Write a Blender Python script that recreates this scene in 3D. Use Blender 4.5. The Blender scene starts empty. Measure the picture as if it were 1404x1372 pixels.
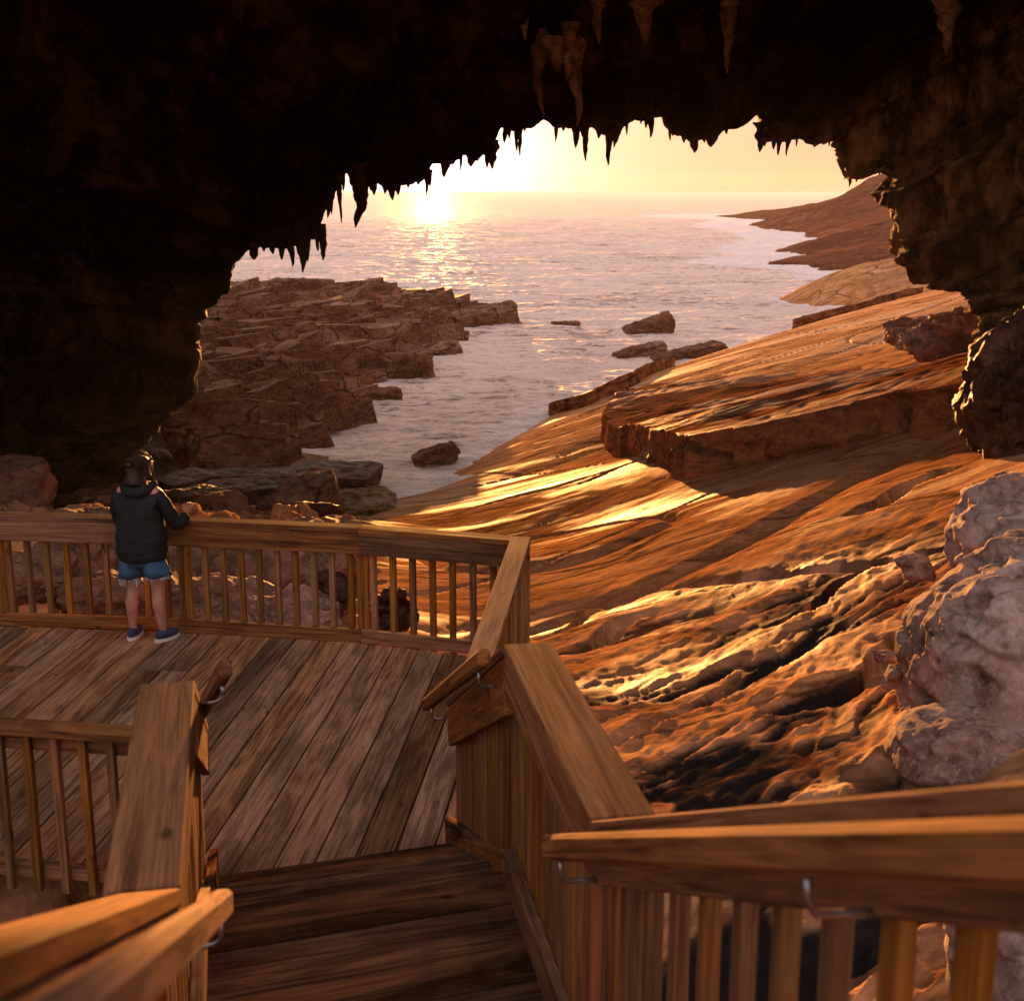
import bpy, bmesh, math, random
import numpy as np
from mathutils import Vector, Matrix
random.seed(7); RNG = np.random.default_rng(7)
sc = bpy.context.scene
COL = sc.collection
R = math.radians
CAMZ = 3.85; PITCH = 13.25; FPX = 1800.0
SP, CP = math.sin(R(PITCH)), math.cos(R(PITCH))
SEA = -6.15

def at(px, py, d=None, z=None):
    """world point seen at a photo pixel, at a camera depth d or on the level z"""
    u = (px-702)/FPX; v = (py-686)/FPX
    if d is None: d = (CAMZ-z)/(SP+v*CP)
    return Vector((u*d, d*(CP-v*SP), CAMZ-d*(SP+v*CP)))

# ------------------------------------------------------------------ tagging
def tag(o, label=None, cat=None, group=None, kind=None):
    if label: o['label'] = label
    if cat: o['category'] = cat
    if group: o['group'] = group
    if kind: o['kind'] = kind
    return o
def empty(name, loc, label, cat, group=None):
    o = bpy.data.objects.new(name, None); COL.objects.link(o); o.location = loc
    o.empty_display_size = .2
    return tag(o, label, cat, group)
def link(name, me, m, parent=None, smooth=False):
    o = bpy.data.objects.new(name, me); COL.objects.link(o)
    if m is not None: me.materials.append(m)
    if smooth: me.polygons.foreach_set('use_smooth', np.ones(len(me.polygons), bool))
    if parent is not None:
        o.parent = parent
        o.matrix_parent_inverse = Matrix.Translation(parent.location).inverted()
    return o

# ------------------------------------------------------------------ noise
def _h(ix, iy, iz, seed):
    with np.errstate(over='ignore'):
        h = (ix.astype(np.int64)*374761393 + iy.astype(np.int64)*668265263 + iz.astype(np.int64)*2147483647 + seed*974634777) & 0xFFFFFFFF
        h = ((h ^ (h >> 13))*1274126177) & 0xFFFFFFFF
        h = (h ^ (h >> 16)) & 0xFFFFFFFF
        h = (h*2246822519) & 0xFFFFFFFF
        h = h ^ (h >> 15)
    return (h & 0xFFFFFF)/float(0xFFFFFF)
def vn(x, y, z=None, seed=0):
    x = np.asarray(x, float); y = np.asarray(y, float)
    z = np.zeros_like(x) if z is None else np.asarray(z, float)
    ix, iy, iz = np.floor(x), np.floor(y), np.floor(z)
    fx, fy, fz = x-ix, y-iy, z-iz
    fx = fx*fx*(3-2*fx); fy = fy*fy*(3-2*fy); fz = fz*fz*(3-2*fz)
    r = 0
    for a in (0, 1):
        for b in (0, 1):
            for c in (0, 1):
                w = (fx if a else 1-fx)*(fy if b else 1-fy)*(fz if c else 1-fz)
                r = r + w*_h(ix+a, iy+b, iz+c, seed)
    return r*2-1
def fbm(x, y, z=None, seed=0, o=4, g=.5):
    s = 0; a = 1; t = 0; f = 1
    for k in range(o):
        s = s + a*vn(x*f+k*17.3, y*f-k*9.1, None if z is None else z*f+k*5.7, seed+k); t += a; a *= g; f *= 2.03
    return s/t
def voro(x, y, seed=0, jit=.8):
    ix, iy = np.floor(x), np.floor(y)
    f1 = np.full(x.shape, 9.); f2 = np.full(x.shape, 9.); idv = np.zeros(x.shape)
    for a in (-1, 0, 1):
        for b in (-1, 0, 1):
            cx, cy = ix+a, iy+b
            z0 = np.zeros_like(cx)
            px = cx+.5+jit*(_h(cx, cy, z0, seed)-.5); py = cy+.5+jit*(_h(cx, cy, z0, seed+5)-.5)
            d = np.maximum(abs(px-x), abs(py-y))
            r = _h(cx, cy, z0, seed+9)
            m = d < f1
            f2 = np.where(m, f1, np.minimum(f2, d)); idv = np.where(m, r, idv); f1 = np.where(m, d, f1)
    return f1, f2-f1, idv
def sstep(a, b, x):
    t = np.clip((x-a)/(b-a), 0, 1); return t*t*(3-2*t)
class RBF:
    def __init__(s, pts):
        P = np.array(pts, float); s.P = P[:, :2]; n = len(P)
        K = s.phi(s.P[:, None]-s.P[None])+np.eye(n)*2.0
        A = np.zeros((n+3, n+3)); A[:n, :n] = K; A[:n, n] = 1; A[:n, n+1:] = s.P; A[n, :n] = 1; A[n+1:, :n] = s.P.T
        s.w = np.linalg.solve(A, np.concatenate([P[:, 2], np.zeros(3)]))
    def phi(s, d):
        r2 = (d**2).sum(-1)+1e-9; return .5*r2*np.log(r2)
    def __call__(s, x, y):
        sh = x.shape; Q = np.stack([x.ravel(), y.ravel()], -1); out = np.empty(len(Q)); n = len(s.P)
        for i in range(0, len(Q), 60000):
            q = Q[i:i+60000]; out[i:i+60000] = s.phi(q[:, None]-s.P[None])@s.w[:n]+s.w[n]+q@s.w[n+1:]
        return out.reshape(sh)

# ------------------------------------------------------------------ materials
def mat(name):
    m = bpy.data.materials.new(name); m.use_nodes = True
    nt = m.node_tree; b = nt.nodes['Principled BSDF']
    return m, nt, b
class NB:
    """terse node building"""
    def __init__(s, nt): s.nt = nt
    def n(s, t, **k):
        x = s.nt.nodes.new(t)
        for a, v in k.items(): setattr(x, a, v)
        return x
    def l(s, a, b): s.nt.links.new(a, b)
    def val(s, sock, v):
        if hasattr(v, 'is_output') or isinstance(v, bpy.types.NodeSocket): s.l(v, sock)
        else: sock.default_value = v
    def noise(s, vec, scale, detail=6, rough=.6, dist=0):
        x = s.n('ShaderNodeTexNoise'); x.inputs['Scale'].default_value = scale; x.inputs['Detail'].default_value = detail
        x.inputs['Roughness'].default_value = rough; x.inputs['Distortion'].default_value = dist
        s.l(vec, x.inputs['Vector']); return x.outputs['Fac']
    def ramp(s, fac, stops, interp='LINEAR'):
        x = s.n('ShaderNodeValToRGB'); x.color_ramp.interpolation = interp
        e = x.color_ramp.elements
        while len(e) < len(stops): e.new(.5)
        for i, (p, c) in enumerate(stops):
            e[i].position = p; e[i].color = (c, c, c, 1) if isinstance(c, (int, float)) else (*c, 1)
        s.l(fac, x.inputs['Fac']); return x.outputs['Color']
    def mix(s, fac, a, b, mode='MIX'):
        x = s.n('ShaderNodeMix', data_type='RGBA', blend_type=mode)
        s.val(x.inputs[0], fac)
        for sock, v in ((x.inputs[6], a), (x.inputs[7], b)):
            if isinstance(v, tuple): sock.default_value = (*v, 1)
            else: s.l(v, sock)
        return x.outputs[2]
    def math(s, op, a, b=0.0, c=None):
        x = s.n('ShaderNodeMath', operation=op); s.val(x.inputs[0], a); s.val(x.inputs[1], b)
        if c is not None: s.val(x.inputs[2], c)
        return x.outputs[0]
    def mapping(s, vec, scale=(1, 1, 1), rot=(0, 0, 0)):
        x = s.n('ShaderNodeMapping'); x.inputs['Scale'].default_value = scale; x.inputs['Rotation'].default_value = rot
        s.l(vec, x.inputs['Vector']); return x.outputs[0]
    def bump(s, h, strength, dist, normal=None):
        x = s.n('ShaderNodeBump'); x.inputs['Strength'].default_value = strength; x.inputs['Distance'].default_value = dist
        s.l(h, x.inputs['Height'])
        if normal is not None: s.l(normal, x.inputs['Normal'])
        return x.outputs[0]
    def attr(s, name): x = s.n('ShaderNodeAttribute', attribute_name=name); return x
    def pos(s): return s.n('ShaderNodeNewGeometry').outputs['Position']

def wood_mat(name, base, dark, stain=.5, rough=.6, bump=.5):
    m, nt, b = mat(name); N = NB(nt)
    v = N.attr('wc').outputs['Vector']
    rnd = N.attr('wr').outputs['Fac']
    g = N.noise(N.mapping(v, (1.3, 40, 40)), 1.0, 6, .62, .8)
    g2 = N.noise(N.mapping(v, (2.5, 120, 120)), 1.0, 3, .6)
    kn = N.noise(N.mapping(v, (4.5, 11, 11)), 1.0, 2, .5)
    st = N.noise(N.mapping(v, (.9, 4.5, 4.5)), 1.0, 5, .65, .8)
    c = N.ramp(g, [(.36, dark), (.50, base), (.72, tuple(min(1, x*1.35) for x in base))])
    c = N.mix(N.ramp(g2, [(.35, .55), (.6, 0)]), c, dark)
    c = N.mix(N.ramp(kn, [(.70, 0), (.76, .85)]), c, tuple(x*.35 for x in dark))
    c = N.mix(N.math('MULTIPLY', N.ramp(st, [(.44, 0), (.60, 1)]), stain), c, tuple(x*.38 for x in dark))
    hs = N.n('ShaderNodeHueSaturation'); N.l(c, hs.inputs['Color'])
    N.l(N.math('MULTIPLY_ADD', rnd, .8 if 'deck' in name else .55, .55 if 'deck' in name else .75), hs.inputs['Value'])
    N.l(N.math('MULTIPLY_ADD', N.math('FRACT', N.math('MULTIPLY', rnd, 7.3)), .26, .84), hs.inputs['Saturation'])
    N.l(hs.outputs[0], b.inputs['Base Color'])
    N.l(N.ramp(st, [(.3, rough+.12), (.7, rough-.18)]), b.inputs['Roughness'])
    h = N.mix(.5, g, g2)
    N.l(N.bump(h, bump, .0014), b.inputs['Normal'])
    b.inputs['Specular IOR Level'].default_value = 0.0 if 'tread' in name or 'deck' in name else .03
    return m

def rock_mat(name, c1, c2, c3, scale=1.0, rough=(.55, .9), bump=.6, bdist=.08, aniso=None, wet=0, wetcol=None, crack=0.0, spec=.06, hollow=0):
    m, nt, b = mat(name); N = NB(nt)
    p = N.pos()
    q = N.mapping(p, *(aniso or ((1, 1, 1), (0, 0, 0))))
    n1 = N.noise(q, .35*scale, 7, .62, .3)
    n2 = N.noise(q, 2.1*scale, 8, .68, .4)
    n3 = N.noise(p, 11*scale, 6, .7)
    c = N.ramp(n1, [(.32, c1), (.5, c2), (.68, c3)])
    c = N.mix(N.ramp(n2, [(.38, .75), (.56, 0)]), c, tuple(x*.42 for x in c1))
    c = N.mix(N.ramp(n3, [(.5, 0), (.75, .45)]), c, tuple(min(1, x*1.5) for x in c3))
    if wet:
        w = N.ramp(N.noise(q, .22*scale, 5, .6, .5), [(.50, 0), (.64, 1)])
        w = N.math('MULTIPLY', w, wet)
        if wetcol: c = N.mix(N.math('MULTIPLY', w, .6), c, wetcol)
        N.l(N.math('MULTIPLY_ADD', w, -(rough[0]-.52), rough[0]), b.inputs['Roughness'])
        wetm = w
    else:
        N.l(N.ramp(n2, [(.3, rough[0]), (.7, rough[1])]), b.inputs['Roughness'])
    N.l(c, b.inputs['Base Color'])
    b.inputs['Specular IOR Level'].default_value = spec
    if wet: N.l(N.math('MULTIPLY', wetm, spec), b.inputs['Specular IOR Level'])
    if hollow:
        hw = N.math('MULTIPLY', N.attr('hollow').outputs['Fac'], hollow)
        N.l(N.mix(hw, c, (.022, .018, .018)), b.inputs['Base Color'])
    h = N.mix(.35, n2, n3)
    if crack:
        nz = N.n('ShaderNodeTexNoise'); nz.inputs['Scale'].default_value = .9*scale; nz.inputs['Detail'].default_value = 5; N.l(q, nz.inputs['Vector'])
        ad = N.n('ShaderNodeVectorMath', operation='MULTIPLY_ADD'); N.l(nz.outputs['Color'], ad.inputs[0]); ad.inputs[1].default_value = (1.1, 1.1, 1.1); N.l(q, ad.inputs[2])
        vo = N.n('ShaderNodeTexVoronoi', feature='DISTANCE_TO_EDGE'); vo.inputs['Scale'].default_value = crack
        N.l(ad.outputs[0], vo.inputs['Vector'])
        ck = N.math('MULTIPLY', N.ramp(vo.outputs['Distance'], [(0, 1), (.02, .7), (.04, 0)]), N.ramp(n1, [(.42, .15), (.55, 1)]))
        cur = b.inputs['Base Color'].links[0].from_socket
        N.l(N.mix(N.math('MULTIPLY', ck, .8), cur, tuple(x*.2 for x in c1)), b.inputs['Base Color'])
        h = N.mix(ck, h, (0, 0, 0))
    N.l(N.bump(h, bump, bdist), b.inputs['Normal'])
    return m

def plain(name, col, rough=.6, metal=0, bumps=None):
    m, nt, b = mat(name); N = NB(nt)
    tc = N.n('ShaderNodeTexCoord').outputs['Object']
    n = N.noise(tc, 18, 5, .6)
    N.l(N.mix(N.ramp(n, [(.3, 0), (.7, 1)]), tuple(x*.75 for x in col), tuple(min(1, x*1.2) for x in col)), b.inputs['Base Color'])
    b.inputs['Roughness'].default_value = rough; b.inputs['Metallic'].default_value = metal
    if bumps:
        N.l(N.bump(N.noise(N.mapping(tc, bumps[1]), bumps[0], 4, .6), bumps[2], bumps[3]), b.inputs['Normal'])
    return m

M = {}
M['deck'] = wood_mat('deck_wood', (.35, .195, .10), (.12, .062, .03), .6, .62, .35)
M['rail'] = wood_mat('rail_wood', (.27, .13, .052), (.095, .042, .017), .5, .8, .3)
M['bal'] = wood_mat('baluster_wood', (.27, .135, .042), (.12, .055, .018), .3, .75, .5)
M['tread'] = wood_mat('tread_wood', (.17, .085, .042), (.05, .024, .014), .8, .66, .6)
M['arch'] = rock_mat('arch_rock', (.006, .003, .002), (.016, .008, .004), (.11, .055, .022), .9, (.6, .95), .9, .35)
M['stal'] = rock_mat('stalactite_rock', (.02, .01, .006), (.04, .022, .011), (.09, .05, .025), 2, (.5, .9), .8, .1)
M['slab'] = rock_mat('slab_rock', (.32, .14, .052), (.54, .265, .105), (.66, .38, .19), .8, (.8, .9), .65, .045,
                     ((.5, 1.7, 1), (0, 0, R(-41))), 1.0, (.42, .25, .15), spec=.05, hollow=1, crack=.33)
M['crop'] = rock_mat('outcrop_rock', (.075, .036, .02), (.20, .10, .056), (.40, .25, .17), .8, (.6, .9), .8, .12, ((1, 1, 2.2), (0, 0, 0)), crack=.4, spec=.03)
M['lime'] = rock_mat('limestone', (.16, .095, .07), (.36, .235, .18), (.55, .45, .39), 1.6, (.7, .9), 1.0, .05)
M['pale'] = rock_mat('pale_rubble', (.12, .06, .035), (.28, .16, .10), (.40, .27, .19), 1.8, (.6, .9), 1.0, .08)
M['dark'] = rock_mat('dark_rock', (.03, .015, .010), (.08, .040, .026), (.18, .10, .065), 1.2, (.35, .7), .8, .1, ((1, 1, 2), (0, 0, 0)))
M['head'] = rock_mat('headland_rock', (.075, .03, .018), (.16, .065, .038), (.24, .115, .07), .12, (.7, .9), .7, .6, ((1, 1, 3), (0, 0, 0)), spec=0)
M['steel'] = plain('bracket_steel', (.35, .35, .37), .35, .9)
M['jacket'] = plain('black_nylon', (.004, .0045, .006), .8, 0, (1.0, (6, 6, 22), .5, .03))
M['denim'] = plain('blue_denim', (.035, .10, .20), .85)
M['fray'] = plain('frayed_denim', (.35, .45, .55), .9)
M['skin'] = plain('skin', (.42, .21, .14), .5)
M['hair'] = plain('dark_red_hair', (.028, .010, .006), .55, 0, (1.0, (60, 60, 8), .8, .01))
M['shoe'] = plain('navy_canvas', (.02, .035, .08), .7)
M['sole'] = plain('white_rubber', (.6, .57, .55), .6)
M['phone'] = plain('black_glass', (.02, .02, .025), .15)
M['weed'] = rock_mat('seaweed', (.06, .03, .004), (.22, .12, .01), (.38, .24, .03), 5, (.3, .6), 1.0, .15)

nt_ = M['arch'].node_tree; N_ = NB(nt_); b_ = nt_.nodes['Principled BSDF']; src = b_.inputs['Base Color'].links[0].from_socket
lit_tan = N_.ramp(N_.noise(N_.mapping(N_.pos(), (1, 1, .45)), 1.3, 7, .7, .3), [(.42, (.03, .014, .007)), (.53, (.20, .105, .04)), (.68, (.46, .28, .12))])
N_.l(N_.mix(N_.attr('pale').outputs['Fac'], src, lit_tan), b_.inputs['Base Color'])  # golden light on the pillar faces, painted into the arch colour
# sea
def sea_mat():
    m, nt, b = mat('sea_water'); N = NB(nt)
    p = N.pos()
    q = N.mapping(p, (.55, 1.35, 1))
    n1 = N.noise(q, .55, 7, .66, .25)
    n2 = N.noise(N.mapping(p, (.8, 1.6, 1)), 2.6, 6, .65, .2)
    n3 = N.noise(N.mapping(p, (.012, .05, 1)), 1.0, 5, .6, .4)
    foam = N.attr('foam').outputs['Fac']
    fn = N.noise(N.mapping(p, (.22, .55, 1)), 1.0, 9, .72, 1.2)
    f = N.ramp(N.math('ADD', N.math('MULTIPLY', foam, .46), fn), [(.68, 0), (.86, 1)])
    lace = N.noise(N.mapping(p, (.50, 1.25, 1)), 1.25, 8, .74, .8); big = N.noise(N.mapping(p, (.05, .11, 1)), 1.0, 3, .5)
    f2 = N.math('MULTIPLY', N.ramp(N.math('ADD', lace, N.math('MULTIPLY', big, .35)), [(.55, 0), (.645, 1)]), .95)  # foam streaks, plus bright sky-reflecting ripples painted into the water colour
    
    base = N.mix(N.ramp(n3, [(.35, 0), (.65, 1)]), (.13, .10, .09), (.26, .20, .17))
    c = N.mix(f, N.mix(f2, base, (1, .86, .76)), (.98, .95, .94)); f = N.math('MAXIMUM', f, f2)
    N.l(c, b.inputs['Base Color'])
    N.l(N.math('MULTIPLY_ADD', f, .3, .36), b.inputs['Roughness'])
    b.inputs['IOR'].default_value = 1.34
    nrm = N.bump(n1, .9, 1.3)
    nrm = N.bump(n2, .8, .35, nrm)
    N.l(nrm, b.inputs['Normal'])
    return m
M['sea'] = sea_mat()

# ------------------------------------------------------------------ grids
def grid_mesh(name, X, Y, Z, closed=False, attrs=None):
    h, w = X.shape
    co = np.stack([X, Y, Z], -1).reshape(-1, 3).astype(np.float32)
    I = np.arange(h*w).reshape(h, w)
    if closed: I = np.concatenate([I, I[:, :1]], 1)
    q = np.stack([I[:-1, :-1], I[:-1, 1:], I[1:, 1:], I[1:, :-1]], -1).reshape(-1, 4)
    me = bpy.data.meshes.new(name)
    me.vertices.add(len(co)); me.vertices.foreach_set('co', co.ravel())
    me.loops.add(q.size); me.loops.foreach_set('vertex_index', q.ravel().astype(np.int32))
    me.polygons.add(len(q)); me.polygons.foreach_set('loop_start', np.arange(0, q.size, 4, dtype=np.int32))
    me.update(calc_edges=True)
    for k, v in (attrs or {}).items():
        a = me.attributes.new(k, 'FLOAT', 'POINT'); a.data.foreach_set('value', v.ravel().astype(np.float32))
    return me

# ------------------------------------------------------------------ timber
_SG = [(a, b, c) for a in (-1, 1) for b in (-1, 1) for c in (-1, 1)]
_CI = {s: i for i, s in enumerate(_SG)}
def _topo():
    F = []
    V = lambda s, a: _CI[s]*3+a
    for a in range(3):
        o1, o2 = [i for i in range(3) if i != a]
        for sg in (-1, 1):
            f = []
            for p, q in ((-1, -1), (1, -1), (1, 1), (-1, 1)):
                s = [0, 0, 0]; s[a] = sg; s[o1] = p; s[o2] = q; f.append(V(tuple(s), a))
            F.append(f)
    for a in range(3):
        o1, o2 = [i for i in range(3) if i != a]
        for p in (-1, 1):
            for q in (-1, 1):
                s0 = [0, 0, 0]; s0[o1] = p; s0[o2] = q; s0[a] = -1; s1 = list(s0); s1[a] = 1
                F.append([V(tuple(s0), o1), V(tuple(s1), o1), V(tuple(s1), o2), V(tuple(s0), o2)])
    for s in _SG: F.append([V(s, 0), V(s, 1), V(s, 2)])
    return F
_TF = _topo()
def _cbox(hx, hy, hz, c):
    P = []
    for s in _SG:
        P.append((s[0]*hx, s[1]*(hy-c), s[2]*(hz-c)))
        P.append((s[0]*(hx-c), s[1]*hy, s[2]*(hz-c)))
        P.append((s[0]*(hx-c), s[1]*(hy-c), s[2]*hz))
    P = np.array(P); FF = []
    for f in _TF:
        a, b_, c_ = P[f[0]], P[f[1]], P[f[2]]
        n = np.cross(b_-a, c_-a)
        FF.append(f if n.dot(P[f].mean(0)) > 0 else f[::-1])
    return P, FF
class MB:
    """collects boards that belong to one part"""
    def __init__(s): s.v = []; s.f = []; s.wc = []; s.wr = []
    def beam(s, p0, p1, w, h, up=(0, 0, 1), c=.004, off=(0, 0), skew=0):
        p0, p1 = Vector(p0), Vector(p1); L = (p1-p0).length
        x = (p1-p0).normalized(); y = Vector(up).cross(x).normalized(); z = x.cross(y)
        mid = (p0+p1)/2+y*off[0]+z*off[1]
        P, F = _cbox(L/2, w/2, h/2, min(c, w/4, h/4))
        n = len(s.v); r = random.random(); o = (random.uniform(0, 90), random.uniform(0, 90), random.uniform(0, 90))
        for a in P:
            s.v.append(tuple(mid+x*a[0]+y*a[1]+z*a[2])); s.wc.append((a[0]+o[0], a[1]+o[1], a[2]+o[2])); s.wr.append(r)
        s.f += [[i+n for i in f] for f in F]
        return s
    def prism(s, poly, z0, z1, ax, c=.003):
        """vertical prism of a board outline; ax = board direction"""
        n = len(s.v); k = len(poly); r = random.random(); o = (random.uniform(0, 90), random.uniform(0, 90), random.uniform(0, 90))
        ax = Vector((ax[0], ax[1])).normalized(); ay = Vector((-ax.y, ax.x)); cen = sum((Vector(p) for p in poly), Vector((0, 0)))/k
        def put(p, z):
            s.v.append((p[0], p[1], z)); q = Vector(p); s.wc.append((q.dot(ax)+o[0], q.dot(ay)+o[1], z+o[2])); s.wr.append(r)
        ins = []
        for i in range(k):
            a, b, d = Vector(poly[i-1]), Vector(poly[i]), Vector(poly[(i+1) % k])
            e1 = (b-a).normalized(); e2 = (d-b).normalized(); nn = Vector((-e1.y-e2.y, e1.x+e2.x))
            ins.append(b+nn.normalized()*c if nn.length > 1e-6 else b)
        for p in poly: put(p, z0)
        for p in poly: put(p, z1-c)
        for p in ins: put(p, z1)
        for i in range(k):
            j = (i+1) % k
            s.f.append([n+i, n+j, n+k+j, n+k+i]); s.f.append([n+k+i, n+k+j, n+2*k+j, n+2*k+i])
        s.f.append([n+2*k+i for i in range(k)]); s.f.append([n+i for i in reversed(range(k))])
        return s
    def build(s, name, m, parent=None):
        me = bpy.data.meshes.new(name); me.from_pydata(s.v, [], s.f); me.update()
        a = me.attributes.new('wc', 'FLOAT_VECTOR', 'POINT'); a.data.foreach_set('vector', np.array(s.wc, np.float32).ravel())
        a = me.attributes.new('wr', 'FLOAT', 'POINT'); a.data.foreach_set('value', np.array(s.wr, np.float32))
        return link(name, me, m, parent)
def B(*a, **k): return MB().beam(*a, **k)
def tube(name, pts, r, m, parent, seg=8):
    bm = bmesh.new(); rings = []
    P = [Vector(p) for p in pts]
    for i, p in enumerate(P):
        t = (P[min(i+1, len(P)-1)]-P[max(i-1, 0)]).normalized()
        a = t.cross(Vector((0, 0, 1)) if abs(t.z) < .9 else Vector((1, 0, 0))).normalized(); b = t.cross(a)
        rings.append([bm.verts.new(p+a*r*math.cos(k*2*math.pi/seg)+b*r*math.sin(k*2*math.pi/seg)) for k in range(seg)])
    for i in range(len(rings)-1):
        for k in range(seg): bm.faces.new([rings[i][k], rings[i][(k+1) % seg], rings[i+1][(k+1) % seg], rings[i+1][k]])
    bm.faces.new(rings[0][::-1]); bm.faces.new(rings[-1]); bmesh.ops.recalc_face_normals(bm, faces=bm.faces)
    me = bpy.data.meshes.new(name); bm.to_mesh(me); bm.free()
    return link(name, me, m, parent, True)

V3 = Vector
def rail_run(root, p0, p1, inner, Hr, capw=.19, fas=.2, bal=.17, bal_lo=-.06, kerb=.12, b0=.1, b1=.1, cap_ext=(0, 0), balw=.042, plumb=False):
    """p0,p1: floor points under the inner edge of the rail; inner: unit vector to the walking side"""
    p0, p1, inner = V3(p0), V3(p1), V3(inner).normalized()
    d = (p1-p0).normalized(); hd = V3((d.x, d.y, 0)); sl = hd.length
    upn = V3((0, 0, 1))
    out = -inner
    e0, e1 = d*cap_ext[0], d*cap_ext[1]
    c = out*(capw/2) + V3((0, 0, Hr-.0225/sl))
    B(p0+c-e0, p1+c+e1, capw, .045).build('top_rail', M['rail'], root)
    if fas:
        c = out*.026+V3((0, 0, Hr-(.045+.002+fas/2)/sl))
        B(p0+c-e0*.6, p1+c+e1*.6, .045, fas).build('fascia_board', M['rail'], root)
    if kerb:
        c = out*.026+V3((0, 0, kerb/2+.002))
        B(p0+c, p1+c, .045, kerb).build('kerb_board', M['rail'], root)
    L = (p1-p0).length*sl; n = int((L-b0-b1)/bal+1e-6)
    st = (L-b0-b1)/max(n, 1)
    for i in range(n+1):
        q = p0+d*((b0+i*st)/sl)+out*(.049+.004+balw/2)
        j = V3((random.uniform(-.003, .003), random.uniform(-.003, .003), 0))
        B(q+V3((0, 0, bal_lo))+j, q+V3((0, 0, Hr-.055/sl-.008)), balw, balw, up=inner, c=.003).build('baluster', M['bal'], root)
def handrail(root, p0, p1, inner, brk, fasx=.075):
    """round-topped grab rail on steel brackets, p0..p1 its centre line"""
    p0, p1, inner = V3(p0), V3(p1), V3(inner).normalized(); d = (p1-p0).normalized()
    hr = B(p0, p1, .05, .07, c=.012).build('handrail', M['rail'], root)
    for s in brk:
        q = p0+(p1-p0)*s
        a = q+V3((0, 0, -.042)); o = -inner*fasx
        tube('bracket', [a, a+V3((0, 0, -.035)), a+V3((0, 0, -.06))+o*.15, a+V3((0, 0, -.065))+o*.6, a+V3((0, 0, -.065))+o], .007, M['steel'], hr)

# deck ---------------------------------------------------------------
DP = [(-8.2, 7.75), (-1.86, 6.80), (-.40, 7.26), (-.20, 7.60), (.12, 10.42), (-.386, 10.60), (-1.32, 10.9), (-2.01, 11.08), (-3.08, 11.19), (-4.66, 11.37), (-8.2, 11.5)]
def clip(poly, a, b, c):   # keep a*x+b*y<=c
    out = []
    for i in range(len(poly)):
        p, q = poly[i], poly[(i+1) % len(poly)]
        dp, dq = a*p[0]+b*p[1]-c, a*q[0]+b*q[1]-c
        if dp <= 0: out.append(p)
        if dp*dq < 0:
            t = dp/(dp-dq); out.append((p[0]+(q[0]-p[0])*t, p[1]+(q[1]-p[1])*t))
    return out
deck = empty('viewing_platform', (-3, 9, 0), 'weathered timber viewing platform with diagonal grey brown boards under the rock arch', 'deck')
mb = MB(); ba = R(5.6); bd = (math.sin(ba), math.cos(ba)); bn = (math.cos(ba), -math.sin(ba))
w = .226; k = -9.3
while k < 2:
    pl = clip(clip(DP, bn[0], bn[1], k+w-.013), -bn[0], -bn[1], -k)
    if len(pl) >= 3:
        # boards are butt-jointed
        cut = random.choice((12.5, 12.5, 8.6, 9.9))
        for sg in (1, -1):
            q = clip(pl, sg*bd[0], sg*bd[1], sg*cut-.002)
            if len(q) >= 3: mb.prism(q, -.045, random.uniform(-.0025, .0005), bd)
    k += w
mb.build('decking', M['deck'], deck)
mb = MB()
for y in (7.9, 8.7, 9.5, 10.3, 11.0):
    mb.beam((-8, y+.1, -.15), (-.15 if y < 10.5 else -2.0, y+.02, -.15), .07, .19)
mb.build('joist', M['rail'], deck)
for (x, y) in ((-.25, 7.8), (.0, 10.2), (-1.4, 10.7), (-3.2, 11.0), (-4.9, 11.1), (-6.6, 7.7), (-4, 7.3), (-2.0, 7.0)):
    B((x, y, -2.9), (x, y, -.25), .14, .14, up=(0, 1, 0)).build('support_post', M['rail'], deck)

# far railing (faceted)
farrail = empty('lookout_railing', (-3, 11.1, 0), 'long faceted timber railing across the far side of the platform where the person leans', 'railing', 'timber railings')
D_ = [V3((x, y, 0)) for x, y in [(-8.2, 11.5), (-4.66, 11.37), (-3.0, 11.19), (-1.32, 10.9), (.09, 10.46)]]
for a, b in zip(D_[:-1], D_[1:]):
    d = (b-a).normalized(); inn = V3((d.y, -d.x, 0))
    rail_run(farrail, a, b, inn, 1.04, capw=.15, fas=.19, kerb=.12, bal=.167, cap_ext=(0.01, .012), balw=.05)
for p in (D_[1], D_[2]+V3((.05, 0, 0)), D_[3]):
    B(p+V3((.02, .115, -.3)), p+V3((.02, .115, .985)), .105, .09, up=(0, 1, 0)).build('post', M['bal'], farrail)
# right railing C
rr = empty('side_railing', (0, 9, 0), 'short timber railing running back from the far corner of the platform towards the stairs', 'railing', 'timber railings')
a, b = V3((-.285, 7.62, 0)), V3((-.02, 10.45, 0)); d = (b-a).normalized(); inn = V3((-d.y, d.x, 0))
rail_run(rr, a, b, inn, 1.045, capw=.165, fas=.16, kerb=.12, cap_ext=(0, .16), balw=.045)
B((.10, 10.52, -.6), (.10, 10.52, .985), .10, .10, up=(0, 1, 0)).build('post', M['bal'], rr)
B((-.17, 7.66, -.6), (-.17, 7.66, .985), .09, .09, up=(0, 1, 0)).build('post', M['bal'], rr)
# near-left railing F
fr = empty('near_railing', (-4, 7.1, 0), 'dark timber railing on the near left edge of the platform beside the stair', 'railing', 'timber railings')
a, b = V3((-8.2, 7.75, 0)), V3((-1.95, 6.80, 0)); d = (b-a).normalized(); inn = V3((-d.y, d.x, 0))
rail_run(fr, a, b, inn, .96, capw=.15, fas=.12, kerb=.09, bal=.165, balw=.045)

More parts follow.
